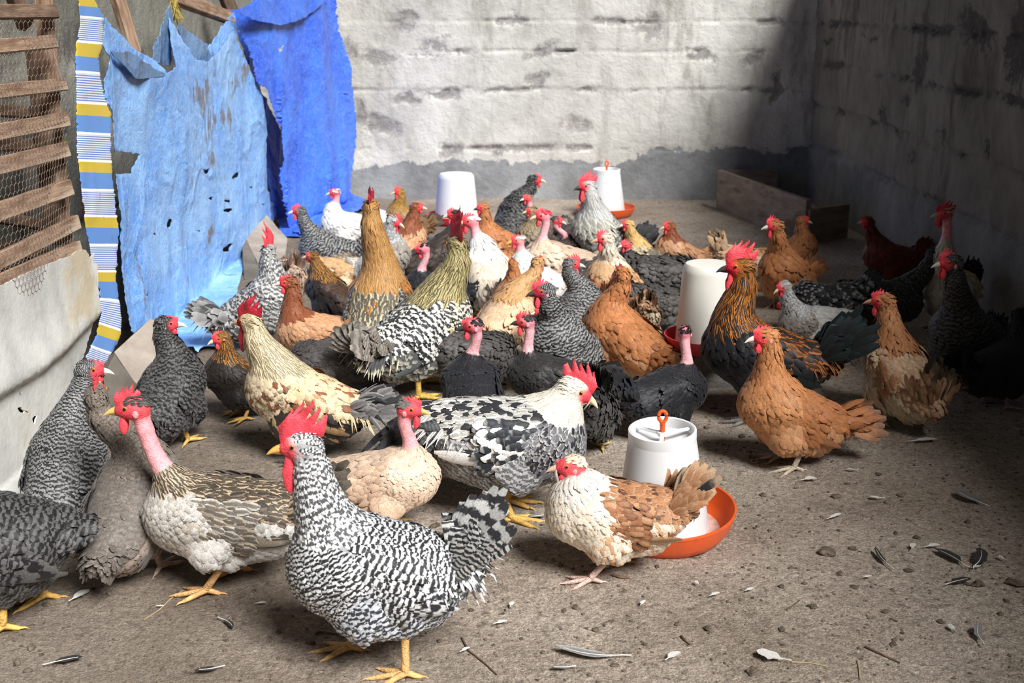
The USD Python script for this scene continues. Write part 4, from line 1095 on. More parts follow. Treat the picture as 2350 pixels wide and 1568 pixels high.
bb_ = P_(BARW, BARK, bar=1.0, nb=2.6)
STY = {
    'barred': st_(P_((0.72, 0.73, 0.74), (0.045, 0.045, 0.05), bar=0.95, nb=2.2), bb_, bb_, bb_, P_(BARW, BARK, bar=1, nb=4), P_((0.50, 0.52, 0.56), (0.035, 0.037, 0.045), bar=1, nb=2.0), P_((0.42, 0.42, 0.41), BARK, bar=1, nb=4.5)),
    'barred2': uni(P_((0.23, 0.23, 0.228), (0.010, 0.010, 0.012), bar=0.95, nb=2.6), tail=P_((0.3, 0.3, 0.3), BARK, bar=1, nb=5)),
    'darkbarred': uni(P_((0.088, 0.086, 0.084), (0.006, 0.006, 0.007), bar=0.95, nb=2.2), tail=P_((0.12, 0.12, 0.12), K_, bar=1, nb=5)),
    'blackbar': uni(P_((0.10, 0.10, 0.10), (0.007, 0.007, 0.008), bar=0.9, nb=2.3), tail=P_((0.06, 0.06, 0.06), K_, bar=1, nb=5)),
    'blackfleck': uni(P_((0.016, 0.016, 0.018), (0.24, 0.235, 0.23), tip=0.85), tail=P_((0.02, 0.02, 0.022))),
    'greybrown': st_(P_((0.20, 0.165, 0.135), (0.085, 0.072, 0.062), bar=0.6, nb=2.5), P_((0.17, 0.145, 0.125), (0.085, 0.075, 0.068), bar=0.5, nb=2), P_((0.22, 0.19, 0.165), (0.11, 0.1, 0.09), bar=0.5), P_((0.17, 0.15, 0.13), (0.08, 0.07, 0.065), lace=0.5), P_((0.15, 0.13, 0.12)), P_((0.30, 0.24, 0.20), (0.16, 0.13, 0.11), lace=0.4), P_((0.19, 0.155, 0.13), (0.08, 0.07, 0.06), lace=0.6)),
    'nn_mottle': st_(P_((0.45, 0.36, 0.25), (0.03, 0.025, 0.02), st=0.9), P_((0.40, 0.31, 0.215), (0.035, 0.027, 0.02), st=0.9, alt=(0.16, 0.125, 0.1), pa=0.2), P_((0.56, 0.53, 0.49), (0.05, 0.045, 0.04), tip=0.35, alt=(0.45, 0.40, 0.34), pa=0.3), P_((0.42, 0.36, 0.29), (0.04, 0.032, 0.026), st=0.75, alt=(0.52, 0.48, 0.43), pa=0.3), P_((0.30, 0.25, 0.2), (0.03, 0.025, 0.02), lace=0.9), P_((0.64, 0.615, 0.58), (0.045, 0.04, 0.04), tip=0.3), P_((0.016, 0.014, 0.013), (0.2, 0.17, 0.13), lace=0.5)),
    'partridge': st_(P_((0.36, 0.16, 0.035), (0.02, 0.014, 0.01), st=1.0), P_((0.05, 0.025, 0.015)), P_((0.02, 0.014, 0.012)), P_((0.028, 0.018, 0.014)), P_((0.02, 0.015, 0.012)), P_((0.018, 0.014, 0.013)), P_(K_)),
    'cream': st_(P_((0.72, 0.60, 0.38), (0.07, 0.055, 0.045), st=0.7), P_((0.66, 0.53, 0.33), (0.20, 0.062, 0.03), tip=0.35, alt=(0.24, 0.09, 0.04), pa=0.12), P_((0.60, 0.49, 0.33), (0.10, 0.05, 0.03), tip=0.65, alt=(0.26, 0.10, 0.04), pa=0.18), P_((0.62, 0.49, 0.30), (0.22, 0.07, 0.03), tip=0.7, alt=(0.28, 0.11, 0.05), pa=0.14), P_((0.42, 0.26, 0.12), (0.10, 0.05, 0.03), tip=0.5), P_((0.022, 0.018, 0.016), alt=(0.4, 0.26, 0.13), pa=0.15), P_((0.23, 0.22, 0.215), (0.04, 0.04, 0.042), st=0.5, alt=(0.03, 0.03, 0.032), pa=0.35), saddle=P_((0.68, 0.56, 0.34), (0.16, 0.11, 0.06), st=0.7)),
    'redneck': st_(P_((0.22, 0.068, 0.028)), P_(BUFF, (0.36, 0.15, 0.07), lace=0.4), P_((0.52, 0.29, 0.16), (0.42, 0.2, 0.1), lace=0.3), P_((0.50, 0.265, 0.14), (0.36, 0.16, 0.075), lace=0.5), P_((0.42, 0.2, 0.1)), P_((0.45, 0.25, 0.15)), P_((0.40, 0.21, 0.12), (0.06, 0.06, 0.065), tip=0.9)),
    'buffnn': st_(P_((0.62, 0.46, 0.34)), P_((0.53, 0.39, 0.29), (0.35, 0.27, 0.21), lace=0.4), P_((0.66, 0.50, 0.38)), P_((0.56, 0.385, 0.275), (0.38, 0.27, 0.2), lace=0.45), P_((0.5, 0.36, 0.27), (0.3, 0.25, 0.22), lace=0.5), P_((0.60, 0.42, 0.30)), P_((0.5, 0.36, 0.27))),
    'pied': st_(P_((0.74, 0.70, 0.60), (0.30, 0.25, 0.18), st=0.35), P_((0.70, 0.68, 0.62), (0.03, 0.03, 0.035), st=0.5, alt=(0.02, 0.02, 0.024), pa=0.35), P_((0.13, 0.13, 0.14), (0.5, 0.5, 0.5), lace=0.7, alt=(0.02, 0.02, 0.025), pa=0.4), P_((0.020, 0.024, 0.030), (0.72, 0.71, 0.68), tip=0.3, alt=(0.70, 0.69, 0.66), pa=0.32), P_((0.70, 0.69, 0.68), alt=(0.03, 0.03, 0.034), pa=0.5), P_((0.10, 0.10, 0.105), (0.5, 0.5, 0.49), bar=0.6, nb=2), P_((0.022, 0.023, 0.026), (0.13, 0.13, 0.135), bar=0.35, nb=5), saddle=P_((0.72, 0.70, 0.64), (0.05, 0.05, 0.05), st=0.55)),
    'brownwhite': st_(P_((0.68, 0.63, 0.57)), P_((0.36, 0.165, 0.075), (0.58, 0.42, 0.28), lace=0.35, alt=(0.12, 0.05, 0.025), pa=0.15), P_((0.68, 0.60, 0.49)), P_((0.30, 0.13, 0.06), (0.055, 0.03, 0.018), lace=0.55, alt=(0.42, 0.22, 0.11), pa=0.4), P_((0.36, 0.2, 0.1), (0.04, 0.03, 0.025), st=0.6), P_((0.70, 0.60, 0.48), (0.30, 0.13, 0.06), tip=0.3, alt=(0.5, 0.3, 0.17), pa=0.2), P_((0.32, 0.16, 0.08), (0.58, 0.42, 0.27), lace=0.55, alt=(0.02, 0.018, 0.02), pa=0.3)),
    'black': uni(P_((0.013, 0.0135, 0.016), (0.030, 0.033, 0.042), lace=0.5), tail=P_((0.011, 0.011, 0.013))),
    'blackfluff': uni(P_((0.022, 0.021, 0.021), (0.042, 0.040, 0.039), lace=0.4), belly=P_((0.055, 0.052, 0.050))),
    'darkgrey': uni(P_((0.075, 0.067, 0.063), (0.03, 0.027, 0.026), lace=0.8), tail=P_((0.075, 0.068, 0.066), (0.03, 0.03, 0.03), lace=0.6)),
    'orange': uni(P_((0.42, 0.165, 0.060), (0.34, 0.125, 0.045), lace=0.4), belly=P_((0.50, 0.255, 0.125)), tail=P_((0.36, 0.15, 0.06), (0.06, 0.05, 0.05), tip=0.5)),
    'buffhen': st_(P_((0.475, 0.200, 0.075), (0.42, 0.165, 0.06), lace=0.3), P_((0.40, 0.16, 0.062), (0.28, 0.10, 0.04), lace=0.45), P_((0.47, 0.215, 0.088), (0.40, 0.165, 0.065), lace=0.4), P_((0.40, 0.16, 0.062), (0.29, 0.105, 0.04), lace=0.5), P_((0.36, 0.145, 0.06), (0.25, 0.09, 0.04), lace=0.5), P_((0.47, 0.235, 0.11)), P_((0.40, 0.18, 0.08), (0.06, 0.055, 0.055), tip=0.45)),
    'goldblack': st_(P_((0.43, 0.150, 0.022), (0.012, 0.010, 0.010), st=1.0, alt=(0.14, 0.045, 0.012), pa=0.25), P_((0.34, 0.105, 0.017), (0.010, 0.009, 0.010), st=0.9, alt=K_, pa=0.25), P_((0.010, 0.010, 0.012), (0.018, 0.022, 0.03), lace=0.4), P_((0.32, 0.10, 0.016), (0.010, 0.009, 0.010), st=0.7, alt=(0.012, 0.012, 0.015), pa=0.5), P_((0.012, 0.02, 0.022)), P_((0.010, 0.010, 0.011)), P_((0.009, 0.011, 0.012), (0.014, 0.030, 0.033), lace=0.45), saddle=P_((0.42, 0.14, 0.018), (0.012, 0.010, 0.010), st=0.95)),
    'browncream': st_(P_((0.40, 0.17, 0.07), (0.30, 0.12, 0.05), lace=0.4), P_((0.50, 0.34, 0.22), (0.34, 0.15, 0.07), lace=0.6), P_((0.52, 0.38, 0.24)), P_((0.36, 0.16, 0.075), (0.50, 0.36, 0.24), lace=0.5), P_((0.5, 0.4, 0.27)), P_((0.60, 0.50, 0.36), (0.52, 0.40, 0.27), lace=0.5), P_((0.44, 0.34, 0.23), (0.02, 0.02, 0.02), tip=0.8, alt=K_, pa=0.3)),
    'goldwhite': st_(P_((0.62, 0.58, 0.48)), P_((0.60, 0.50, 0.28), (0.2, 0.14, 0.06), st=0.5), P_((0.60, 0.57, 0.50)), P_((0.58, 0.50, 0.32), (0.05, 0.04, 0.03), tip=0.4), P_((0.5, 0.44, 0.3)), P_((0.30, 0.30, 0.29)), P_((0.010, 0.010, 0.012))),
    'darkred': uni(P_((0.145, 0.030, 0.018)), tail=P_((0.12, 0.028, 0.018))),
    'lightgrey': st_(P_((0.46, 0.46, 0.455), (0.17, 0.17, 0.17), bar=0.6), P_((0.50, 0.49, 0.47)), P_((0.28, 0.25, 0.22), (0.15, 0.13, 0.12), lace=0.5), P_((0.52, 0.51, 0.48)), P_((0.45, 0.40, 0.34)), P_((0.5, 0.48, 0.45)), P_((0.34, 0.27, 0.2), (0.05, 0.05, 0.05), bar=0.5, nb=4)),
    'greyrooster': st_(P_((0.58, 0.58, 0.565), (0.09, 0.09, 0.09), st=0.6), P_((0.40, 0.40, 0.39), (0.04, 0.04, 0.042), bar=0.8), P_((0.50, 0.49, 0.42), (0.07, 0.07, 0.065), st=0.5), P_((0.33, 0.33, 0.32), (0.035, 0.035, 0.037), bar=0.8), P_((0.3, 0.3, 0.3)), P_((0.13, 0.13, 0.125)), P_((0.035, 0.035, 0.037))),
    'greymottle': st_(P_((0.50, 0.50, 0.49), (0.045, 0.045, 0.048), bar=0.9, nb=2), P_((0.33, 0.33, 0.33), (0.022, 0.022, 0.024), bar=0.9, nb=2.2), P_((0.46, 0.46, 0.45), (0.05, 0.05, 0.05), bar=0.9), P_((0.36, 0.36, 0.36), (0.025, 0.025, 0.026), bar=0.9, nb=2.2), P_((0.3, 0.3, 0.3), BARK, bar=0.8, nb=4), P_((0.36, 0.36, 0.35), (0.05, 0.05, 0.05), bar=0.9), P_((0.21, 0.21, 0.21), (0.42, 0.42, 0.42), lace=0.35, alt=(0.06, 0.06, 0.065), pa=0.3)),
    'millefleur': st_(P_((0.48, 0.40, 0.18), (0.025, 0.022, 0.02), st=0.85), P_((0.022, 0.025, 0.030), (0.66, 0.64, 0.58), bar=1.0, nb=2.2), P_((0.04, 0.04, 0.04), (0.68, 0.64, 0.52), bar=1.0, nb=2.0, alt=(0.45, 0.36, 0.14), pa=0.12), P_((0.022, 0.025, 0.030), (0.68, 0.66, 0.60), bar=1.0, nb=2.0), P_((0.10, 0.12, 0.13)), P_((0.07, 0.07, 0.07), (0.5, 0.48, 0.40), tip=0.6), P_((0.29, 0.255, 0.22), (0.05, 0.048, 0.048), bar=0.6, nb=4.5), saddle=P_((0.03, 0.03, 0.034), (0.62, 0.58, 0.42), tip=0.9)),
    'goldlace': st_(P_((0.50, 0.26, 0.085), (0.09, 0.06, 0.03), st=0.5), P_((0.46, 0.40, 0.27), (0.028, 0.026, 0.025), st=0.85), P_((0.44, 0.18, 0.045), (0.03, 0.025, 0.02), lace=0.6), P_((0.05, 0.05, 0.052), (0.34, 0.33, 0.31), bar=0.8), P_((0.3, 0.12, 0.04)), P_((0.045, 0.042, 0.04), (0.18, 0.12, 0.07), lace=0.5), P_((0.03, 0.03, 0.03), (0.22, 0.21, 0.2), bar=0.5, nb=5), saddle=P_((0.46, 0.185, 0.035), (0.04, 0.03, 0.02), st=0.7)),
    'white': uni(P_((0.76, 0.755, 0.74), (0.68, 0.67, 0.65), lace=0.4)),
    'whitetan': st_(P_((0.74, 0.72, 0.68)), P_((0.66, 0.58, 0.47), (0.52, 0.38, 0.25), lace=0.35), P_((0.70, 0.66, 0.60)), P_((0.66, 0.58, 0.48), (0.50, 0.36, 0.24), lace=0.45), P_((0.6, 0.5, 0.4)), P_((0.74, 0.71, 0.66), (0.3, 0.3, 0.3), tip=0.06), P_((0.03, 0.03, 0.03), (0.5, 0.45, 0.38), lace=0.3, alt=(0.62, 0.55, 0.45), pa=0.35)),
    'tan': st_(P_((0.50, 0.29, 0.13), (0.40, 0.21, 0.09), lace=0.4), P_((0.60, 0.42, 0.27), (0.5, 0.31, 0.18), lace=0.4), P_((0.62, 0.45, 0.29)), P_((0.60, 0.43, 0.28), (0.48, 0.3, 0.17), lace=0.45), P_((0.5, 0.36, 0.22)), P_((0.64, 0.50, 0.34)), P_((0.02, 0.018, 0.018), (0.55, 0.38, 0.22), lace=0.4, alt=(0.55, 0.36, 0.2), pa=0.4)),
    'creamtan': st_(P_((0.66, 0.59, 0.48), (0.5, 0.42, 0.32), lace=0.4), P_((0.50, 0.30, 0.15)), P_((0.56, 0.36, 0.2), (0.45, 0.26, 0.13), lace=0.4), P_((0.50, 0.30, 0.15), (0.38, 0.2, 0.09), lace=0.5), P_((0.42, 0.24, 0.12)), P_((0.58, 0.42, 0.27)), P_((0.4, 0.24, 0.12), K_, tip=0.6)),
    'goldhen': st_(P_((0.40, 0.22, 0.045), (0.08, 0.05, 0.02), st=0.7), P_((0.22, 0.12, 0.05), (0.05, 0.03, 0.02), st=0.7), P_((0.3, 0.17, 0.07)), P_((0.18, 0.1, 0.05), (0.05, 0.03, 0.02), lace=0.5), P_((0.1, 0.06, 0.04)), P_((0.25, 0.15, 0.08)), P_((0.05, 0.035, 0.03))),
    'goldspeck': st_(P_((0.56, 0.36, 0.135), (0.5, 0.3, 0.1), lace=0.3), P_((0.12, 0.10, 0.07), (0.56, 0.46, 0.28), tip=0.7), P_((0.50, 0.40, 0.24), (0.10, 0.08, 0.06), lace=0.75), P_((0.14, 0.12, 0.09), (0.56, 0.46, 0.28), tip=0.7), P_((0.1, 0.08, 0.06)), P_((0.45, 0.37, 0.25)), P_((0.016, 0.015, 0.015))),
    'brownspeck': st_(P_((0.30, 0.22, 0.13), (0.05, 0.04, 0.03), lace=0.7), P_((0.10, 0.08, 0.065), (0.30, 0.24, 0.16), tip=0.7), P_((0.34, 0.27, 0.17), (0.05, 0.04, 0.03), lace=0.8), P_((0.1, 0.08, 0.06), (0.26, 0.2, 0.13), lace=0.5), P_((0.08, 0.06, 0.05)), P_((0.12, 0.10, 0.08)), P_((0.04, 0.035, 0.03))),
    'darkbrown': uni(P_((0.045, 0.032, 0.026), (0.02, 0.016, 0.014), lace=0.6)),
}

CH_RNG = np.random.default_rng(77)
REPORT = []


def chicken(label, head, psi, style, foot=None, zh=None, s=1.0, sex='hen', look=None, nod=0.0, naked=0, pitch=18.0, comb=None, leg=YEL, beak=HORNY, face=RED, tail=1.0, tail_el=38.0,
            reach=0.12, legs=((0.0), (0.0)), lift_head=0.0, cap=None, skin=PINKRED, peck=False, eyes=True, fluff=0.0, hidden=False, iris=(0.45, 0.16, 0.03), combcol=None, depth=None, tail_spread=1.0, group=None, plump=1.0, dz=0.0, fit=True, short=0.94, hipz=None):
    """One bird. head/foot are where its eye and its feet's midpoint are seen; psi its heading (0 = right, 90 = away)."""
    seed = int(CH_RNG.integers(1, 1 << 30))
    rng = np.random.default_rng(seed)
    S = STY[style]
    rooster = sex == 'rooster'
    ps = math.radians(psi)
    fwd = np.array([math.cos(ps), math.sin(ps), 0])
    lef = np.array([-math.sin(ps), math.cos(ps), 0])
    if peck:
        zh = 0.09 if zh is None else zh
    if foot is not None:
        base = on_z(np.array(float(foot[0])), np.array(float(foot[1])), dz)
        if head is None:
            H3 = base + s * (fwd * 0.19 + np.array([0, 0, 0.36]))
        else:
            H3 = on_y(np.array(float(head[0])), np.array(float(head[1])), base[1] + fwd[1] * reach * s)
    else:
        H3 = on_z(np.array(float(head[0])), np.array(float(head[1])), zh)
        base = H3 - fwd * reach * s
    base = np.array([base[0], base[1], dz + (float(floor_z(base[0], base[1])) if dz == 0 else 0.0)])
    rel = (H3 - base)
    if fit and not peck:                              # birds seen only in part: size them by how high the head stands
        s *= float(np.clip(rel[2] / s / (0.365 if rooster else 0.350), 0.80, 1.0))
        if head is not None and foot is not None:
            H3 = on_y(np.array(float(head[0])), np.array(float(head[1])), base[1] + fwd[1] * reach * s)
            rel = H3 - base
    Hc = np.array([rel @ fwd, rel @ lef, rel[2]]) / s
    D = base[1]
    lod = 0 if D < 3.1 else (1 if D < 4.3 else 2)
    REPORT.append((label[:40], base.round(2).tolist(), Hc.round(2).tolist(), s))
    root = thing(sex, label, 'chicken', base, psi, group)
    # --- torso frame
    pr_ = math.radians(pitch)
    ca, sa = math.cos(pr_), math.sin(pr_)
    hip = np.array([0.0, 0, (hipz or (0.166 if rooster else 0.152))])

    def T(a, y, n):
        a = a * short
        return hip + np.array([a * ca - n * sa, y, a * sa + n * ca])
    ax, up = np.array([ca, 0, sa]), np.array([-sa, 0, ca])
    g_ = plump * 0.87
    sh = short
    prim = [(T(0.085, 0, -0.012), T(0.045, 0, -0.012), 0.072 * g_, 0.080 * g_), (T(0.045, 0, -0.010), T(-0.045, 0, 0.0), 0.080 * g_, 0.074 * g_), (T(-0.045, 0, 0.0), T(-0.115, 0, 0.022), 0.072 * g_, 0.050 * g_),
            (T(-0.115, 0, 0.022), T(-0.165, 0, 0.045), 0.046, 0.026), (T(-0.03, 0, -0.038), T(-0.095, 0, -0.028), 0.066 * g_, 0.055 * g_)]
    for sg in (-1, 1):                               # folded wing bulges
        prim.append((T(0.055, sg * 0.058 * g_, 0.012), T(-0.10, sg * 0.045 * g_, 0.012), 0.030, 0.020))
    # --- neck curve
    n0 = T(0.075, 0, 0.022)
    hv = Hc - n0
    Ld = np.linalg.norm(hv)
    lk = math.radians((look if look is not None else psi) - psi)
    hd = np.array([math.cos(lk), math.sin(lk), math.tan(math.radians(-nod))])
    hd = hd / np.linalg.norm(hd)
    flat = unit(np.array([hd[0], hd[1], 0]))
    hup = unit(np.array([0, 0, 1.0]) - hd[2] * hd)
    hsd = np.cross(hup, hd)
    nape = Hc - hd * 0.012 - hup * 0.012
    c1 = n0 + unit(ax * 0.75 + np.array([0, 0, 0.85])) * Ld * 0.40
    c2 = nape - unit(np.array([0, 0, 1.0]) * (0.9 if not peck else -0.2) + hd * (0.15 if not peck else 0.8)) * Ld * 0.34
    tt = np.linspace(0, 1, 7)[:, None]
    NC = (1 - tt) ** 3 * n0 + 3 * (1 - tt) ** 2 * tt * c1 + 3 * (1 - tt) * tt ** 2 * c2 + tt ** 3 * nape
    t1 = np.linspace(0, 1, 7)
    if naked:
        nr = np.interp(t1, [0, 0.13, 0.28, 0.6, 1], [0.050, 0.034, 0.0185, 0.0132, 0.0150]) if naked == 1 else np.interp(t1, [0, 0.3, 0.5, 0.7, 1], [0.054, 0.043, 0.032, 0.016, 0.0155])
    elif rooster:
        nr = np.interp(t1, [0, 0.25, 0.55, 1], [0.058, 0.046, 0.034, 0.0225])
    else:
        nr = np.interp(t1, [0, 0.25, 0.55, 1], [0.054, 0.040, 0.029, 0.0212])
    neck = [(NC[k], NC[k + 1], nr[k], nr[k + 1]) for k in range(6)]
    # --- thighs and legs
    lg = []
    for sg, dx in zip((-1, 1), legs):
        hock = np.array([-0.026 + dx * 0.45, sg * 0.046, 0.078 + (hip[2] - 0.152) * 0.9])
        ank = np.array([dx, sg * 0.048, 0.012])
        lg.append((sg, T(-0.005, sg * 0.046, -0.055), hock, ank))
    thigh = [(a, b + (a - b) * 0.12, 0.052 * g_, 0.0165 + fluff * 0.012) for _, a, b, _ in lg]
    skull = [(Hc - hd * 0.010, Hc + hd * 0.008, 0.0225, 0.0205), (Hc + hd * 0.008 - hup * 0.004, Hc + hd * 0.027 - hup * 0.006, 0.016, 0.0105)]
    # --- implicit body
    allp = np.array([q for a, b, _, _ in prim + neck + thigh + skull for q in (a, b)])
    h = (0.0068, 0.0085, 0.0105)[lod]
    lo, hi = allp.min(0) - 0.10, allp.max(0) + 0.10
    n3 = np.ceil((hi - lo) / h).astype(int) + 1
    G = np.stack(np.meshgrid(*[lo[k] + np.arange(n3[k]) * h for k in range(3)], indexing='ij'), -1)

    def field(Q):
        f = None
        for a, b, r0, r1 in prim:
            d = cone_d(Q, a, b, r0, r1)
            f = d if f is None else smin(f, d, 0.038)
        nk = None
        for a, b, r0, r1 in neck:
            d = cone_d(Q, a, b, r0, r1)
            nk = d if nk is None else smin(nk, d, 0.014)
        f = smin(f, nk, 0.034 if naked != 1 else 0.024)
        for a, b, r0, r1 in thigh:
            f = smin(f, cone_d(Q, a, b, r0, r1), 0.03)
        for a, b, r0, r1 in skull:
            f = smin(f, cone_d(Q, a, b, r0, r1), 0.012)
        return f
    V, Q4 = surface_nets(field(G), lo, h)
    Fc = np.vstack([Q4[:, [0, 1, 2]], Q4[:, [0, 2, 3]]])
    # normals from the field
    e = 0.004
    N = unit(np.stack([field(V + np.eye(3)[k] * e) - field(V - np.eye(3)[k] * e) for k in range(3)], -1))

    # --- regions
    def near(P, segs):
        d = np.stack([cone_d(P, a, b, r0, r1) for a, b, r0, r1 in segs])
        return d.min(0), d.argmin(0)

    def regions(P):
        dt, _ = near(P, prim)
        dn, kn = near(P, neck)
        dl, kl = near(P, thigh)
        ds, _ = near(P, skull)
        loc = P - hip
        a, n = loc @ ax, loc @ up
        reg = np.where(dn < dt, 0, 1)                 # 0 neck, 1 torso
        reg = np.where((dl < dt) & (dl < dn), 3, reg)
        reg = np.where((ds < dn) & (ds < dt) & (np.linalg.norm(P - Hc, axis=1) < 0.034), 2, reg)   # head
        sub = np.where(reg == 1, np.where(n > 0.028 - 0.25 * np.clip(a, -1, 0.12) * 0 + np.clip(a - 0.03, 0, 1) * 0.8, 10, np.where(a > 0.03, 11, 12)), reg)
        tn = np.clip((kn + 0.5) / 6, 0, 1)
        return sub, tn, a, n

    sub, tn, a_, n_ = regions(V)
    mean = lambda p: p['A'] * (1 - 0.45 * max(p['pw'][0], p['pw'][2] * 0.8)) + p['B'] * 0.45 * max(p['pw'][0], p['pw'][2] * 0.8)
    C = np.zeros((len(V), 3))
    for code, key in ((0, 'neck'), (10, 'back'), (11, 'breast'), (12, 'belly'), (3, 'belly'), (2, 'neck')):
        C[sub == code] = mean(S[key]) * 0.8
    skin = np.array(skin)
    if naked:
        nk0 = 0.30 if naked == 1 else 0.62
        k = np.clip((tn - nk0) / 0.12, 0, 1)[:, None]
        pk = np.array(PALEPINK) * 0.85 + skin * 0.15
        pk = pk * (1 - tn[:, None]) + (np.array(PALEPINK) * 0.62 + skin * 0.38) * tn[:, None]
        C = np.where((sub == 0)[:, None], C * (1 - k) + pk * k, C)
        C = np.where((sub == 2)[:, None], skin * 0.9, C)
    # face
    rel_ = V - (Hc + hd * 0.012 - hup * 0.004)
    fdist = np.sqrt(((rel_ @ hd) / 1.25) ** 2 + ((rel_ @ hup) / 0.95) ** 2 + ((rel_ @ hsd) / 1.0) ** 2)
    k = np.clip((0.0242 - fdist) / 0.004, 0, 1)[:, None]
    C = C * (1 - k) + np.array(face) * k
    body = obj('body', (V, Fc), M_SKIN if naked else M_DOWN, root, smooth=True, pv={'col': C})

    # --- plumage scattered over the skin
    dens = (4200, 2200, 1150)[lod]
    fs = (0.74 / s ** 0.4, 0.92, 1.18)[lod]
    nF = int(dens)
    tri = V[Fc]
    area = np.linalg.norm(np.cross(tri[:, 1] - tri[:, 0], tri[:, 2] - tri[:, 0]), axis=1)
    pick = rng.choice(len(Fc), nF * 2, p=area / area.sum())
    r1, r2 = rng.uniform(0, 1, (2, nF * 2))
    sq = np.sqrt(r1)
    wts = np.stack([1 - sq, sq * (1 - r2), sq * r2], -1)
    P = (tri[pick] * wts[..., None]).sum(1)
    Nn = unit((N[Fc[pick]] * wts[..., None]).sum(1))
    # thin out: keep a well-spread subset
    cell = np.floor(P / (0.0088 * fs)).astype(np.int64)
    hsh = (cell[:, 0] * 73856093) ^ (cell[:, 1] * 19349663) ^ (cell[:, 2] * 83492791)
    _, first = np.unique(hsh, return_index=True)
    rest = np.setdiff1d(np.arange(len(P)), first)
    idx = np.concatenate([rng.permutation(first), rng.permutation(rest)])[:nF]
    P, Nn = P[idx], Nn[idx]
    sub, tn, a_, n_ = regions(P)
    # flow
    flow = np.zeros_like(P)
    tor = np.isin(sub, (10, 11, 12))
    flow[tor] = -ax
    flow[sub == 11] = -ax * 0.65 - np.array([0, 0, 1.0]) * 0.75
    flow[sub == 12] = -ax * 0.8 - np.array([0, 0, 0.75])
    flow[sub == 3] = np.array([-0.35, 0, -1.0])
    isn = sub == 0
    ki = np.clip((tn * 6 - 0.5).round().astype(int), 0, 5)
    flow[isn] = unit(NC[:-1] - NC[1:])[ki[isn]]
    flow[sub == 2] = -hd - hup * 0.2
    flow = flow + rng.normal(0, 0.16, flow.shape)
    key = np.select([sub == 0, sub == 10, sub == 11, sub == 12, sub == 3, sub == 2], [0, 1, 2, 3, 3, 0], 0)
    keep = np.ones(len(P), bool)
    df = np.sqrt((((P - (Hc + hd * 0.012 - hup * 0.004)) @ hd) / 1.25) ** 2 + (((P - (Hc + hd * 0.012 - hup * 0.004)) @ hup) / 0.95) ** 2 + ((P - (Hc + hd * 0.012)) @ hsd) ** 2)
    capz = ((P - Hc) @ hup > 0.010) & ((P - Hc) @ hd < 0.016)
    keep &= ~((sub == 2) & (df < 0.0242) & ~(capz & (df > 0.018)))
    keep &= ~((tn > 0.8) & (sub == 0) & (df < 0.027))
    if naked:
        keep &= ~((sub == 0) & (tn > nk0 + 0.02))
        capm = ((P - Hc) @ hup > 0.006) & ((P - Hc) @ hd < 0.018)
        keep &= ~((sub == 2) & ~capm)
    batches = []
    names = ['neck', 'back', 'breast', 'belly']
    Lb = {0: 0.036, 1: 0.036, 2: 0.030, 3: 0.032}
    Wb = {0: 0.013, 1: 0.022, 2: 0.021, 3: 0.023}
    if rooster:
        Lb[0], Wb[0] = 0.050 / max(fs, 1.0) ** 0.6, 0.0095 / max(fs, 1.0) ** 0.35
    for kk in range(4):
        m = keep & (key == kk)
        if not m.any():
            continue
        p = S[names[kk]]
        nn = m.sum()
        hs = np.where(sub[m] == 2, 0.45, 1.0) * np.where(sub[m] == 0, np.interp(tn[m], [0, 0.6, 1], [1.0, 0.85, 0.55]), 1.0)
        A = np.tile(p['A'], (nn, 1))
        if p['alt'] is not None:
            pn = meshkit.noise(P[m] * 38.0 + seed % 97, seed % 91) * 0.42 + rng.uniform(0, 0.58, nn)
            A = np.where((pn < np.quantile(pn, p['pa']))[:, None], p['alt'], A)
        if cap is not None:
            A = np.where((sub[m] == 2)[:, None], np.array(cap), A)
        A = A * (1 + rng.normal(0, p['var'], (nn, 1)))
        shp = 'point' if (kk == 0 and (rooster or style in ('partridge', 'goldhen'))) else ('fluff' if kk == 3 else 'round')
        lf = (0.10 if not (kk == 0 and rooster) else 0.045) + fluff * 0.12 + np.abs(rng.normal(0, 0.05 if not (kk == 0 and rooster) else 0.02, nn))
        batches.append(feathers(P[m] + Nn[m] * 0.0005, flow[m] - (flow[m] * Nn[m]).sum(-1, keepdims=True) * Nn[m], Nn[m], Lb[kk] * fs * hs * rng.uniform(0.8, 1.25, nn), Wb[kk] * fs * (0.5 + 0.5 * hs),
                                lf, -0.06 + fluff * 0.10, shp, A, p['B'], p['pw'], p['nb'], p['lace'], K=(4, 3, 3)[lod], rng=rng))
    if rooster:                                       # saddle hackles falling over the flanks
        p = S.get('saddle', S['back'])
        ns = (150, 110, 60)[lod]
        aa = rng.uniform(-0.15, -0.01, ns)
        th = rng.uniform(-1.0, 1.0, ns)
        rr = np.interp(aa, [-0.15, -0.1, 0.0], [0.036, 0.058, 0.078])
        cn = np.interp(aa, [-0.15, -0.1, 0.0], [0.038, 0.018, 0.0])
        Pr = hip + aa[:, None] * ax + (cn + rr * np.cos(th))[:, None] * up + (rr * np.sin(th))[:, None] * np.array([0, 1.0, 0])
        Nr = np.cos(th)[:, None] * up + np.sin(th)[:, None] * np.array([0, 1.0, 0])
        dr = -ax * 0.75 + np.sin(th)[:, None] * np.array([0, 0.55, 0]) + np.array([0, 0, -0.9]) * np.abs(np.sin(th))[:, None]
        A = p['A'] * (1 + rng.normal(0, 0.1, (ns, 1)))
        batches.append(feathers(Pr, dr, Nr, 0.062 * rng.uniform(0.7, 1.3, ns), 0.0085 * max(fs, 0.9), 0.08, -0.05, 'point', A, p['B'], p['pw'], p['nb'], p['lace'], K=(4, 3, 3)[lod], rng=rng, droop=0.10))
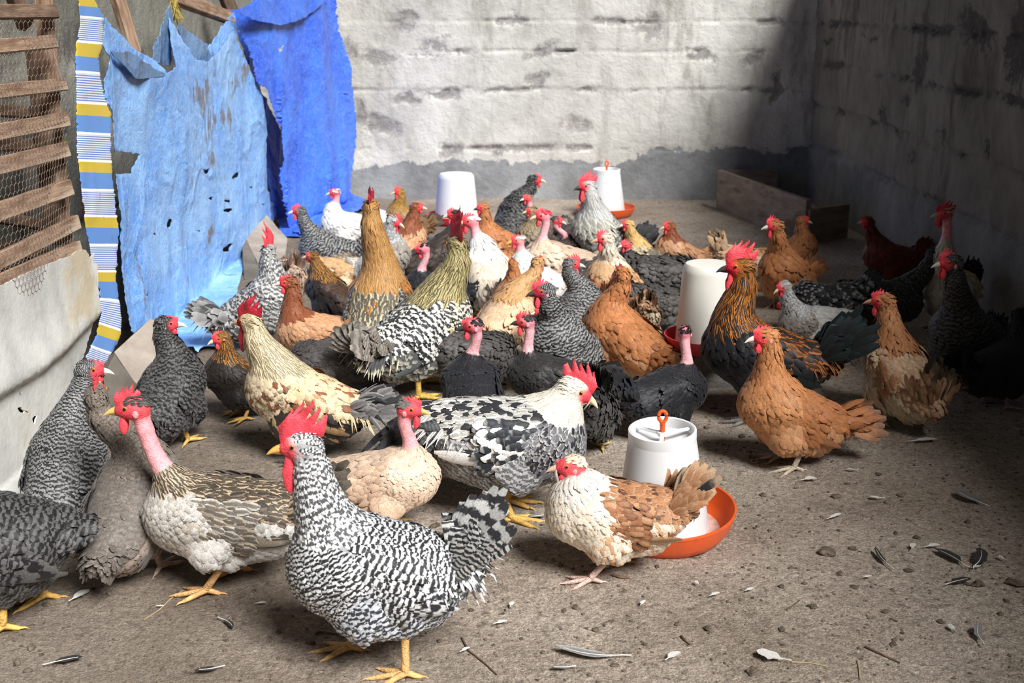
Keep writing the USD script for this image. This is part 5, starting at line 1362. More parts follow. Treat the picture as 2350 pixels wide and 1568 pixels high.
    if tail > 0:                                      # coverts clothing the root of the tail
        p = S['back'] if not rooster else S['tail']
        ns = (90, 60, 36)[lod]
        th, el = rng.uniform(-1.5, 1.5, ns), np.radians(tail_el + rng.uniform(-28, 18, ns))
        aa = rng.uniform(-0.165, -0.115, ns)
        rr = np.interp(aa, [-0.165, -0.115], [0.024, 0.046])
        cn = np.interp(aa, [-0.165, -0.115], [0.045, 0.024])
        sd = np.array([0, 1.0, 0])
        Pr = hip + aa[:, None] * ax + (cn + rr * np.cos(th))[:, None] * up + (rr * np.sin(th))[:, None] * sd
        Nr = np.cos(th)[:, None] * up + np.sin(th)[:, None] * sd
        dr = np.stack([-np.cos(el), np.sin(th) * 0.35, np.sin(el)], -1)
        A = p['A'] * (1 + rng.normal(0, 0.1, (ns, 1)))
        batches.append(feathers(Pr, dr, Nr, 0.060 * tail * rng.uniform(0.7, 1.25, ns), 0.024 * min(fs, 1.2), 0.08, -0.03, 'round', A, p['B'], p['pw'], p['nb'] * 1.4, p['lace'], K=4, rng=rng))
    mesh, pv = merge(batches)
    obj('plumage', mesh, M_FEATHER, root, smooth=True, pv=pv, kind='stuff')

    # --- wings: coverts and folded flight feathers
    for sg in (-1, 1):
        wb = []
        c0, sm = T(-0.018, sg * 0.066 * g_, 0.006), np.array([0.115, 0.030, 0.054])

        def wing_pt(s_, t_):
            z = np.sqrt(np.clip(1 - s_ ** 2 * 0.75 - t_ ** 2 * 0.8, 0.02, 1))
            Pw = c0 + (s_ * sm[0])[:, None] * ax + (t_ * sm[2])[:, None] * up + np.stack([0 * z, sg * z * sm[1], 0 * z], -1)
            Nw = unit((s_ * 0.45)[:, None] * ax + (t_ * 0.9)[:, None] * up + np.stack([0 * z, sg * (0.6 + z), 0 * z], -1))
            return Pw, Nw
        p = S['flight']
        for row, (t_lo, t_hi, s0, s1, nn, L_, W_r, lf) in enumerate([(-0.55, 0.0, -0.25, 0.10, 6, 0.108, 0.020, 0.010), (-0.50, 0.55, -0.12, 0.28, 9, 0.092, 0.024, 0.02)]):
            nn = nn if lod < 2 else max(4, nn - 3)
            t_ = np.linspace(t_lo, t_hi, nn)
            s_ = np.linspace(s0, s1, nn) + rng.normal(0, 0.03, nn)
            Pw, Nw = wing_pt(s_, t_)
            dd = -ax + up * (0.10 - 0.06 * t_)[:, None] - np.array([0, sg * 0.20, 0])
            A = np.tile(p['A'], (nn, 1))
            if p['alt'] is not None:
                A = np.where((rng.uniform(0, 1, nn) < p['pa'])[:, None], p['alt'], A)
            A = A * (1 + rng.normal(0, 0.1, (nn, 1)))
            wb.append(feathers(Pw, dd, Nw, L_ * rng.uniform(0.92, 1.06, nn), W_r * 1.15, lf, -0.03, 'long', A, p['B'], p['pw'], p['nb'], p['lace'], K=6, rng=None))
        p = S['wing']
        nn = (170, 100, 40)[lod]
        s_, t_ = rng.uniform(-0.30, 0.95, nn), rng.uniform(-0.95, 0.98, nn)
        ok = s_ ** 2 + t_ ** 2 < 1.0
        s_, t_ = s_[ok], t_[ok]
        od = np.argsort(s_)
        s_, t_ = s_[od], t_[od]
        nn = len(s_)
        Pw, Nw = wing_pt(s_, t_)
        A = np.tile(p['A'], (nn, 1))
        if p['alt'] is not None:
            pn = meshkit.noise(Pw * 30.0 + seed % 83, seed % 71) * 0.5 + rng.uniform(0, 0.5, nn)
            A = np.where((pn < np.quantile(pn, p['pa']))[:, None], p['alt'], A)
        A = A * (1 + rng.normal(0, p['var'], (nn, 1)))
        wb.append(feathers(Pw, -ax + up * (-0.12) + rng.normal(0, 0.08, (nn, 3)), Nw, 0.037 * fs ** 0.5 * rng.uniform(0.8, 1.2, nn), 0.021 * fs ** 0.7, 0.10 + (s_ + 0.3) * 0.03, -0.06, 'round', A, p['B'], p['pw'], p['nb'], p['lace'], K=(4, 3, 3)[lod], rng=rng))
        mesh, pv = merge(wb)
        obj('wing', mesh, M_FEATHER, root, smooth=True, pv=pv)

    # --- tail
    if tail > 0:
        p = S['tail']
        tb = T(-0.150, 0, 0.042)
        fans = []
        nh = 6 if not rooster else 7
        for sg in (-1, 1):
            for k in range(nh):
                f = k / (nh - 1)
                el = math.radians(tail_el - 22 + 44 * f * tail_spread)
                az = sg * math.radians((26 - 18 * f) * tail_spread)
                d = np.array([-math.cos(el) * math.cos(az), math.sin(az) * math.cos(el), math.sin(el)])
                nr_ = unit(np.array([-0.1, sg * 1.0, 0.25 + 0.3 * (1 - f)]))
                L_ = (0.088 + 0.035 * math.sin(math.pi * (0.25 + 0.6 * f))) * tail * rng.uniform(0.9, 1.08)
                if rooster:
                    L_ *= 1.15
                fans.append((tb + np.array([0, sg * 0.010, 0]), d, nr_, L_, 0.034, -0.08, 0.0))
        if rooster:
            for sg in (-1, 1):
                for k in range(5):
                    f = k / 4
                    el = math.radians(tail_el + 30 - 38 * f)
                    az = sg * math.radians(8 + 16 * f)
                    d = np.array([-math.cos(el) * math.cos(az), math.sin(az) * math.cos(el), math.sin(el)])
                    fans.append((tb + np.array([0.01 + 0.012 * f, sg * 0.018, 0.012]), d, unit(np.array([-0.15, sg * 1.0, 0.2])), 0.20 * tail * (1.0 - 0.28 * f) * rng.uniform(0.9, 1.05), 0.021, -0.05, 0.62 + 0.2 * f))
        one = []
        for (r_, d, nr_, L_, W_r, cu, dr) in fans:
            A = np.array(p['alt'] if (p['alt'] is not None and rng.uniform() < p['pa']) else p['A']) * (1 + rng.normal(0, 0.12))
            bq = feathers(r_[None], d[None], nr_[None], np.array([L_]), np.array([W_r]), 0.0, cu, 'long', A[None], p['B'], p['pw'], p['nb'], p['lace'], K=8, rng=None, droop=dr)
            bq[2]['pat'][:, 0] += rng.uniform(0, 1)
            one.append(bq)
        if lod < 2:
            for bq in one:
                obj('tail_feather', (bq[0], bq[1]), M_FEATHER, root, smooth=True, pv=bq[2])
        else:
            mesh, pv = merge(one)
            obj('tail', mesh, M_FEATHER, root, smooth=True, pv=pv)

    # --- head parts
    HF = np.eye(4)
    HF[:3, 0], HF[:3, 1], HF[:3, 2], HF[:3, 3] = hd, hsd, hup, Hc
    if eyes:
        cb = comb if comb is not None else (1.0 if rooster else 0.42)
        cc = np.array(combcol if combcol is not None else (RED if not naked else RED))
        if cb > 0:
            Lc, Hh = (0.074, 0.058 * cb) if rooster else (0.046, 0.045 * cb)
            v, f = inflate(comb_outline(Lc, Hh, 5 if rooster else 5, 0.35 if rooster else 0.2, seed % 1000), 0.0042 if rooster else 0.0032, (0.0042, 0.005, 0.007)[lod])
            v = v + np.array([0, 1, 0]) * (0.004 * np.sin(v[:, :1] * 130 + seed % 7) * np.clip(v[:, 2:3] / 0.03, 0, 1))
            v = v + [0.0, 0, 0.0165]
            v[:, 2] -= np.clip(v[:, 0] - 0.005, 0, 1) * 0.28
            obj('comb', xf((v, f), HF), M_SKIN, root, smooth=True, pv={'col': np.tile(cc, (len(v), 1)) * (1 + 0.0 * v[:, :1])})
        # beak: upper and lower
        def beak_half(dn, L_, r0):
            tq = np.linspace(0, 1, 6)
            c = np.stack([0.026 + L_ * tq, 0 * tq, -0.005 - 0.0 * tq - dn * 0.004 - (0.010 * tq ** 2.2 if dn == 0 else 0.0035 * tq)], -1)
            return tube(c, r0 * np.interp(tq, [0, 0.5, 0.9, 1], [1, 0.68, 0.24, 0.08]), 8)
        bv, bf = join([beak_half(0, 0.030, 0.0098), beak_half(1, 0.022, 0.0072)])
        bv = bv * [1, 0.85, 1]
        obj('beak', xf((bv, bf), HF), M_HORN, root, smooth=45, pv=None) if False else obj('beak', xf((bv, bf), HF), M_HORN, root, smooth=True, pv={'col': np.tile(np.array(beak), (len(bv), 1)) * np.interp(bv[:, :1], [0.026, 0.05], [0.85, 1.1])})
        # wattles and ear lobes
        wl = (0.035 if rooster else 0.015) * (1.0 if comb is None else np.clip(comb / (1.0 if rooster else 0.42), 0.6, 1.3))
        ico = trimesh.creation.icosphere(2 if lod < 2 else 1)
        iv, if_ = np.array(ico.vertices), np.array(ico.faces)
        for sg in (-1, 1):
            w = iv * [0.0115 if rooster else 0.0085, 0.0040, wl] 
            w = w * np.where(iv[:, 2:3] > 0.2, [[0.72, 1, 1]], [[1, 1, 1]])
            w = w + [0.020, sg * 0.0075, -0.018 - wl * 0.72]
            obj('wattle', xf((w, if_), HF), M_SKIN, root, smooth=True, pv={'col': np.tile(cc, (len(w), 1))})
        if lod < 2:
            for sg in (-1, 1):
                w = iv * [0.0062, 0.0035, 0.0085] + [-0.007, sg * 0.0205, -0.008]
                obj('ear_lobe', xf((w, if_), HF), M_SKIN, root, smooth=True, pv={'col': np.tile(np.array(PALEPINK) * 0.6 + np.array(cc) * 0.4, (len(w), 1))})
        for sg in (-1, 1):
            ev = iv * 0.0048 + [0.0115, sg * 0.0178, 0.0035]
            ep = obj('eye', xf((ev, if_), HF), M_HORN, root, smooth=True, pv={'col': np.tile(np.array(iris), (len(ev), 1))})
            pq = iv * [0.0027, 0.0016, 0.0027] + [0.0118, sg * (0.0178 + 0.0040), 0.0037]
            obj('pupil', xf((pq, if_), HF), M_PUPIL, ep, smooth=True)

    # --- legs
    for sg, a, b, ank in lg:
        shank = tube([b + (a - b) * 0.25, b, b * 0.5 + ank * 0.5, ank + [0, 0, 0.004]], [0.0098, 0.0085, 0.0068, 0.0078], 8)
        toes = []
        for an, L_ in ((-34, 0.050), (0, 0.060), (34, 0.050), (180, 0.026)):
            r_ = math.radians(an)
            d = np.array([math.cos(r_), math.sin(r_), 0])
            q = [ank + [0, 0, 0.001], ank + d * L_ * 0.35 + [0, 0, -0.002], ank + d * L_ * 0.75 + [0, 0, -0.006], ank + d * L_ + [0, 0, -0.008]]
            toes.append(tube(q, [0.0068, 0.0056, 0.0050, 0.0038], 6))
            q2 = [ank + d * L_ * 0.97 + [0, 0, -0.0075], ank + d * (L_ + 0.008) + [0, 0, -0.008], ank + d * (L_ + 0.014) + [0, 0, -0.011]]
            toes.append(tube(q2, [0.0028, 0.0020, 0.0006], 5))
        lv, lf_ = join([shank] + toes)
        obj('leg', (lv, lf_), M_LEG, root, smooth=40 if False else True, pv={'col': np.tile(np.array(leg), (len(lv), 1))})
    st = stage.GetPrimAtPath(root)
    if s != 1.0:
        UsdGeom.Xformable(st).AddScaleOp().Set(Gf.Vec3f(s, s, s))
    return root
# ------------------------------------------------------------------ the flock (heading: 0 = right, 90 = away, 180 = left, 270 = towards us)
# front row
chicken('barred rooster strutting in the front centre, biggest of the flock, red comb and yellow beak', (690, 1022), 184, 'barred', foot=(872, 1530), s=1.12, fit=False, sex='rooster', comb=1.05, beak=YEL, leg=(0.60, 0.36, 0.14), pitch=17, tail=1.0, tail_el=62, legs=(0.055, -0.045), plump=1.16, short=0.86, hipz=0.186, face=PINKRED, combcol=(0.68, 0.055, 0.08))
chicken('dark barred hen cut off by the lower left corner, only body and yellow legs showing', (-110, 1120), 200, 'darkbarred', foot=(-40, 1430), s=1.22, fit=False, pitch=16, tail=0.5, tail_el=-30, leg=YEL, plump=1.2, short=0.8, legs=(-0.10, -0.035))
chicken('dark barred hen beside the white sheet, head turned right with a pale beak', (207, 848), 82, 'barred2', foot=(165, 1208), s=1.0, pitch=54, short=0.85, look=8, tail_el=-8, tail=0.8, reach=0.08, leg=PINKLEG, beak=WHITEH, comb=0.3)
chicken('grey-brown hen seen from behind with a bald pink patch above its tail', (222, 905), 80, 'greybrown', foot=(322, 1312), s=1.05, pitch=36, look=100, nod=-25, tail=0.55, tail_el=-25, leg=(0.45, 0.32, 0.24), comb=0.7, reach=0.06, face=PINKRED)
chicken('naked-neck hen with yellow legs and white-and-brown body at the left front', (306, 935), 186, 'nn_mottle', foot=(518, 1342), s=1.12, naked=1, comb=0.75, cap=(0.10, 0.095, 0.09), pitch=12, tail_el=32, leg=(0.66, 0.38, 0.16), beak=(0.62, 0.44, 0.14), legs=(-0.02, 0.03))
chicken('dark barred hen seen from behind at the foot of the tan slab, head turned right', (383, 742), 78, 'darkbarred', foot=(398, 1018), s=1.05, pitch=36, look=15, tail_el=0, tail=0.7, reach=0.06, comb=0.25, beak=WHITEH)
chicken('partridge hen with a golden-brown neck and black body behind the cream rooster', (506, 775), 208, 'partridge', foot=(556, 962), s=0.98, pitch=40, comb=0.4, nod=10)
chicken('cream rooster with a golden hackle, dark crimson comb and grey curled tail', (572, 738), 176, 'cream', foot=(700, 1052), s=1.22, sex='rooster', pitch=28, look=155, comb=1.05, combcol=DARKRED, face=DARKRED, tail_el=20, tail=0.85, leg=DARKH, beak=(0.5, 0.36, 0.2))
chicken('buff hen with a dark chestnut neck standing behind the cream rooster', (662, 648), 182, 'redneck', foot=(728, 852), s=1.08, pitch=14, comb=0.45, tail_el=62, tail=0.95, beak=(0.7, 0.55, 0.42))
chicken('pinkish-buff naked-neck hen facing right behind the front barred rooster', (938, 938), 352, 'buffnn', foot=(885, 1225), s=1.0, naked=1, comb=0.55, cap=(0.12, 0.115, 0.105), pitch=16, tail_el=5, reach=0.13, beak=YEL, leg=YEL, tail=0.7)
chicken('black and white pied rooster bending down to the right in the middle of the picture', (1322, 893), 4, 'pied', foot=(1170, 1185), s=1.24, fit=False, sex='rooster', pitch=0, nod=26, look=350, comb=0.75, tail_el=-30, tail=0.9, leg=YEL, beak=HORNY, reach=0.2, plump=1.10)
chicken('small naked-neck hen with brown and white mottled plumage in front of the orange-pan feeder', (1310, 1068), 185, 'brownwhite', foot=(1398, 1325), s=0.98, fit=False, naked=2, comb=0.1, cap=(0.62, 0.55, 0.4), pitch=14, tail_el=55, leg=PINKLEG, beak=(0.55, 0.36, 0.28), fluff=0.3, legs=(-0.03, 0.05))
chicken('black naked-neck hen seen from behind just above the pied rooster, head turned left', (1085, 748), 100, 'black', foot=(1085, 1005), s=1.08, naked=1, comb=0.45, look=190, cap=K_, beak=DARKH, face=(0.34, 0.02, 0.03), skin=(0.66, 0.20, 0.24), pitch=30, tail_el=-22, reach=0.05, leg=DARKH)
chicken('naked-neck black hen facing left, with a dark crest behind its red face', (1207, 738), 176, 'blackfluff', foot=(1262, 962), s=1.08, naked=1, comb=0.6, cap=(0.045, 0.04, 0.04), beak=DARKH, skin=(0.66, 0.22, 0.27), pitch=16, tail_el=10, leg=DARKH)
chicken('fluffy black hen with its tail towards us and head hidden, behind the pied rooster\'s head', (1395, 905), 92, 'blackfluff', foot=(1345, 1032), s=0.95, pitch=-8, tail_el=82, tail=0.9, fluff=0.9, peck=True, leg=(0.5, 0.38, 0.14), eyes=False)
chicken('black naked-neck hen standing behind the foreground feeder, black cap turned away', (1572, 762), 28, 'black', foot=(1525, 1002), s=1.12, naked=1, look=80, comb=0.22, cap=(0.008, 0.008, 0.009), skin=(0.66, 0.20, 0.24), pitch=14, tail_el=48, leg=DARKH, tail=1.0)
chicken('orange-buff hen standing at the right front with a pale beak', (1757, 772), 190, 'buffhen', foot=(1806, 1068), s=1.04, pitch=32, tail_el=5, beak=WHITEH, leg=(0.5, 0.42, 0.33))
chicken('black rooster with an orange-gold hackle and tall red comb beside the middle feeder', (1697, 612), 178, 'goldblack', foot=(1738, 962), s=1.24, sex='rooster', pitch=22, comb=0.95, beak=DARKH, leg=GREYLEG, tail_el=46, tail=1.1, face=(0.62, 0.03, 0.05), legs=(-0.03, 0.03))
chicken('rust and cream hen seen from behind at the right edge of the light', (2026, 690), 108, 'browncream', foot=(2058, 972), s=1.06, pitch=34, look=160, tail_el=84, tail=1.1, reach=0.10, comb=0.5, leg=(0.5, 0.4, 0.28), beak=(0.5, 0.25, 0.15), fluff=0.25)
# right, in the shade
chicken('black barred hen facing us in the shade at the right, head turned left', (2180, 602), 228, 'blackbar', foot=(2205, 888), s=1.12, pitch=34, look=188, comb=0.6, beak=WHITEH, leg=PINKLEG, face=RED)
chicken('black hen half hidden in the darkest shade at the right edge', (2345, 720), 30, 'black', foot=(2285, 935), s=1.10, pitch=12, tail_el=30, leg=PINKLEG)
chicken('naked-neck rooster with gold and white body and black sickle tail by the right wall', (2168, 490), 226, 'goldwhite', zh=0.48, s=1.0, fit=False, sex='rooster', naked=2, comb=0.6, cap=(0.6, 0.54, 0.4), pitch=14, tail_el=64, tail=0.7, leg=GREYLEG, short=0.82, look=186)
chicken('black barred hen stretching right in the shade below the board enclosure', (2148, 578), 4, 'blackbar', foot=(2024, 772), s=1.12, pitch=2, tail_el=28, tail=0.6, reach=0.24, comb=0.4, leg=YEL, plump=1.08)
chicken('dark mahogany hen in the shade behind the stretching barred hen', (1990, 507), 190, 'darkred', foot=(2038, 655), s=1.02, pitch=20, tail_el=60, comb=0.3, leg=GREYLEG)
chicken('orange hen facing us near the board enclosure, head turned left', (1777, 518), 226, 'orange', foot=(1800, 706), s=1.02, pitch=32, look=192, comb=0.65, leg=PINKLEG, beak=WHITEH)
chicken('orange hen looking right, standing behind the orange one that faces us', (1843, 507), 30, 'orange', foot=(1822, 640), s=1.0, pitch=36, look=355, comb=0.45, reach=0.08, leg=PINKLEG)
chicken('pale grey hen with a pink face peering out behind the black and orange rooster', (1797, 658), 204, 'lightgrey', foot=(1850, 815), s=0.98, pitch=12, nod=16, comb=0.4, tail_el=-12, leg=PINKLEG, fluff=0.5)
chicken('black hen with white flecks and hidden head behind the black and orange rooster\'s tail', (1800, 700), 165, 'blackfleck', foot=(1885, 775), s=0.9, pitch=-4, peck=True, eyes=False, tail_el=45, leg=GREYLEG)
chicken('tan and white hen with a black-tipped raised tail behind the tall red comb', (1790, 640), 350, 'tan', foot=(1712, 668), s=0.85, pitch=-6, peck=True, eyes=False, tail_el=70, leg=PINKLEG)
# centre
chicken('chestnut hen facing left alone behind the middle feeder', (1535, 520), 196, 'redneck', foot=(1556, 640), s=1.0, pitch=34, comb=0.5, leg=PINKLEG)
chicken('dark grey fluffy hen at the middle feeder, farther of two', (1580, 660), 12, 'darkgrey', foot=(1532, 718), s=0.98, peck=True, pitch=-4, eyes=False, fluff=0.8, tail_el=30, tail=0.7, leg=GREYLEG)
chicken('dark grey fluffy hen at the middle feeder, nearer of two', (1585, 745), 14, 'darkgrey', foot=(1534, 784), s=0.9, peck=True, pitch=-8, eyes=False, fluff=0.8, tail_el=14, tail=0.6, leg=GREYLEG)
chicken('gold-necked speckled hen looking left below the far ringed feeder', (1440, 515), 196, 'goldspeck', foot=(1476, 648), s=1.0, pitch=36, comb=0.35, beak=WHITEH)
chicken('naked-neck hen with a bright pink neck just below the gold-necked speckled hen', (1437, 562), 204, 'darkgrey', foot=(1456, 680), s=0.98, naked=1, comb=0.45, cap=(0.5, 0.12, 0.12), beak=WHITEH, pitch=26)
chicken('tall cream-necked tan hen looking left in the thick of the flock', (1388, 548), 222, 'creamtan', foot=(1412, 735), s=1.06, pitch=44, look=190, comb=0.6, beak=(0.6, 0.36, 0.25))
chicken('orange-buff hen seen from behind with raised neck, tail pointing right', (1428, 628), 138, 'orange', foot=(1430, 882), s=1.10, pitch=30, look=110, nod=-30, comb=0.22, tail_el=-8, tail=0.8, reach=0.05, plump=1.05)
chicken('pale-rumped hen with an upright dark brown tail, right of the orange-buff hen', (1470, 690), 96, 'browncream', foot=(1460, 812), s=0.85, peck=True, pitch=-14, eyes=False, tail_el=84, tail=0.75, fluff=0.4)
chicken('barred hen facing away right, the upper of two close together', (1312, 606), 52, 'barred2', foot=(1322, 815), s=1.08, pitch=44, look=5, comb=0.7, reach=0.06, beak=WHITEH, combcol=PINKRED)
chicken('barred hen facing us with a dark red face, the lower of two close together', (1247, 668), 232, 'barred2', foot=(1296, 905), s=1.14, pitch=40, look=196, comb=0.65, face=(0.40, 0.03, 0.05), beak=DARKH, plump=1.05)
chicken('tan hen showing only a red face behind the black-crested naked-neck hen', (1243, 716), 190, 'tan', foot=(1262, 850), s=0.95, pitch=20, comb=0.25, beak=WHITEH)
chicken('large spangled rooster with gold-black hackle, fanned barred tail and yellow legs', (1046, 562), 42, 'millefleur', foot=(970, 898), s=1.30, sex='rooster', pitch=30, look=120, comb=1.5, combcol=DARKRED, face=(0.42, 0.02, 0.03), tail_el=38, tail=0.85, reach=0.08, legs=(-0.05, 0.05), leg=(0.55, 0.36, 0.08))
chicken('golden laced rooster seen from behind with an upright neck and crimson comb', (852, 474), 82, 'goldlace', foot=(872, 842), s=1.22, sex='rooster', pitch=44, look=88, comb=0.85, combcol=DARKRED, tail_el=-30, tail=0.55, reach=0.05, leg=(0.5, 0.35, 0.16))
chicken('dark grey fluffy hen feeding low behind the two black naked-neck hens', (1190, 850), 8, 'darkgrey', foot=(1095, 905), s=0.92, peck=True, pitch=-6, eyes=False, fluff=0.7, tail_el=10, tail=0.9, leg=(0.55, 0.36, 0.08))
chicken('grey barred hen feeding between the chestnut-necked hen and the cream rooster', (690, 830), 192, 'darkgrey', foot=(745, 905), s=0.78, peck=True, pitch=-6, eyes=False, tail_el=20, tail=0.8)
# back left
chicken('barred hen with a red comb looking left beside the deep-blue tarpaulin', (686, 484), 184, 'barred2', foot=(758, 640), s=1.12, pitch=20, comb=0.5, tail_el=26, beak=WHITEH)
chicken('white naked-neck hen by the foot of the deep-blue tarpaulin', (768, 442), 188, 'white', foot=(795, 572), s=1.0, naked=2, comb=0.3, cap=(0.62, 0.6, 0.56), pitch=16, beak=HORNY)
chicken('grey mottled rooster facing away with a very large comb and grey tail at the left', (618, 572), 28, 'greymottle', foot=(600, 800), s=1.22, sex='rooster', pitch=34, look=75, comb=1.6, tail_el=30, tail=0.95, reach=0.07, leg=GREYLEG)
chicken('pale buff hen with a raised tail behind the grey mottled rooster\'s comb', (640, 640), 112, 'buffnn', foot=(664, 700), s=0.82, peck=True, pitch=-4, eyes=False, tail_el=72, tail=1.0)
chicken('brown-necked black hen facing away left behind the chestnut-necked hen', (716, 588), 152, 'partridge', foot=(764, 742), s=1.0, pitch=36, comb=0.25, look=170)
chicken('cream hen feeding behind the brown-necked black hen', (830, 640), 10, 'creamtan', foot=(795, 668), s=0.66, peck=True, pitch=-4, eyes=False, tail_el=20)
chicken('golden-necked hen looking left in front of the pale wall, left of the white feeder', (916, 440), 200, 'goldhen', foot=(934, 560), s=1.0, pitch=36, comb=0.6, beak=(0.6, 0.45, 0.2))
chicken('chestnut brown hen looking right in front of the golden-necked hen', (957, 475), 58, 'redneck', foot=(932, 626), s=1.04, pitch=42, look=2, comb=0.3, reach=0.05, beak=HORNY)
chicken('pale grey hen with a bright red comb looking right beside the golden laced rooster', (906, 508), 335, 'lightgrey', foot=(880, 674), s=1.02, pitch=40, nod=15, comb=0.65, beak=HORNY)
chicken('black naked-neck hen with a pink neck behind the spangled rooster', (970, 572), 196, 'black', foot=(1000, 745), s=1.06, naked=1, comb=0.3, cap=K_, face=(0.42, 0.03, 0.05), beak=DARKH, skin=(0.68, 0.22, 0.27), pitch=24, nod=14)
chicken('black hen feeding with its tail raised between the two tall roosters', (985, 740), 20, 'blackfluff', foot=(930, 790), s=0.85, peck=True, pitch=-10, eyes=False, tail_el=66, tail=0.9)
chicken('dark brown hen looking back left in front of the white feeder', (1042, 493), 20, 'darkbrown', foot=(998, 662), s=1.05, pitch=26, look=184, comb=0.5, beak=WHITEH, reach=0.10, plump=1.05)
chicken('white-capped naked-neck hen seen from behind with a black-centred white rump', (1080, 508), 110, 'whitetan', foot=(1122, 728), s=1.08, naked=2, comb=0.5, cap=(0.70, 0.66, 0.6), look=190, pitch=34, tail_el=60, tail=0.7, reach=0.06, skin=(0.72, 0.26, 0.30))
chicken('orange-necked hen with a dark beak just right of the white feeder', (1107, 476), 200, 'orange', foot=(1140, 618), s=1.02, pitch=32, comb=0.25, beak=DARKH)
chicken('dark barred hen at the back wall with its head high, looking right', (1228, 412), 58, 'darkbarred', foot=(1178, 572), s=1.10, pitch=46, look=0, comb=0.4, reach=0.08, tail_el=0, beak=HORNY, fluff=0.4)
chicken('small pink-faced hen squeezed between the back wall hen and the brown speckled hen', (1210, 455), 210, 'brownspeck', foot=(1238, 570), s=0.95, naked=2, comb=0.4, pitch=30, beak=WHITEH)
chicken('brown speckled hen with a red face looking left at the back centre', (1219, 484), 196, 'brownspeck', foot=(1238, 616), s=1.02, pitch=38, comb=0.15, beak=HORNY)
chicken('naked-neck hen with a long pale pink neck and flat red comb at the back centre', (1246, 495), 192, 'buffnn', foot=(1280, 680), s=1.08, naked=1, comb=0.45, cap=(0.5, 0.03, 0.04), pitch=22, beak=HORNY, skin=(0.72, 0.30, 0.34), tail_el=10)
chicken('dark-capped naked-neck hen looking right behind the long pink neck', (1279, 506), 350, 'darkbrown', foot=(1284, 640), s=0.98, naked=1, comb=0.3, cap=(0.05, 0.06, 0.08), pitch=30, beak=WHITEH, nod=8)
chicken('tall pale grey rooster looking left in front of the far ringed feeder', (1347, 427), 200, 'greyrooster', foot=(1388, 640), s=1.18, sex='rooster', pitch=40, comb=0.75, beak=DARKH, tail_el=62, tail=0.8, leg=GREYLEG)
chicken('white hen with a yellow beak looking left in the crowd', (1188, 552), 196, 'white', foot=(1228, 715), s=1.04, pitch=32, comb=0.4, beak=YEL, naked=2, skin=(0.70, 0.30, 0.32), cap=(0.72, 0.7, 0.68))
chicken('orange hen seen from behind, its pink comb just showing, below the white hen', (1177, 605), 96, 'orange', foot=(1182, 770), s=1.02, pitch=36, look=110, nod=-20, comb=0.3, reach=0.05, tail_el=-10, tail=0.7)
chicken('tan-necked cream hen facing away right with a black tail', (1236, 602), 52, 'tan', foot=(1158, 820), s=1.05, pitch=34, look=60, comb=0.4, reach=0.12, tail_el=34, tail=0.75)
chicken('brown hen with its head down behind the white hen', (1190, 640), 20, 'orange', foot=(1150, 668), s=0.82, peck=True, pitch=-4, eyes=False, tail_el=20)
chicken('rust hen with hidden head between the barred hens and the tall cream-necked hen', (1350, 740), 128, 'orange', foot=(1358, 764), s=0.85, peck=True, pitch=-4, eyes=False, tail_el=60)
chicken('dark grey hen feeding at the left of the tall pale grey rooster', (1290, 600), 190, 'darkgrey', foot=(1320, 604), s=0.82, peck=True, pitch=-4, eyes=False, fluff=0.5)
chicken('dark grey hen feeding below the tall pale grey rooster', (1310, 650), 184, 'darkgrey', foot=(1354, 702), s=0.82, peck=True, pitch=-4, eyes=False, fluff=0.5, tail_el=24)
# ------------------------------------------------------------------ litter on the floor
M_CLOD = noisy('dried_dirt', (0.060, 0.045, 0.033), (0.19, 0.148, 0.11), scale=40.0, rough=0.95, bump=0.6, bscale=200.0)
M_STRAW = noisy('straw', (0.26, 0.19, 0.10), (0.46, 0.36, 0.21), scale=30.0, rough=0.7, bump=0.2)
M_TWIG = noisy('twig', (0.07, 0.045, 0.03), (0.16, 0.10, 0.065), scale=40.0, rough=0.85, bump=0.4)
rng = np.random.default_rng(404)


def lump(r, seed, sub=1, flat=0.55):
    m = trimesh.creation.icosphere(sub)
    v = np.array(m.vertices)
    rr = np.random.default_rng(seed)
    v = v * (1 + (meshkit.noise(v * 1.7 + seed * 3.1, seed)[:, None] - 0.5) * 0.9) * rr.uniform(0.7, 1.3, 3) * [1, 1, flat]
    return v * r, np.array(m.faces)


crumbs = []
n_c = 5200
yy = 1.55 + 3.6 * rng.uniform(0, 1, n_c) ** 1.5
xx = rng.uniform(-1.25, 1.55, n_c)
base_l = [lump(1.0, k, 0, 0.7) for k in range(14)]
for k in range(n_c):
    v, f = base_l[k % 14]
    r = rng.uniform(0.0015, 0.0045) * (1 + 1.1 * (rng.uniform() > 0.93))
    a = rng.uniform(0, 6.28)
    R = np.array([[math.cos(a), -math.sin(a), 0], [math.sin(a), math.cos(a), 0], [0, 0, 1]])
    crumbs.append((v @ R.T * r + [xx[k], yy[k], float(floor_z(xx[k], yy[k])) + r * 0.25], f))
obj('dirt_crumbs', join(crumbs), M_CLOD, smooth=False, label='fine crumbs of dirt and dried droppings strewn over the floor', cat='dirt', kind='stuff')

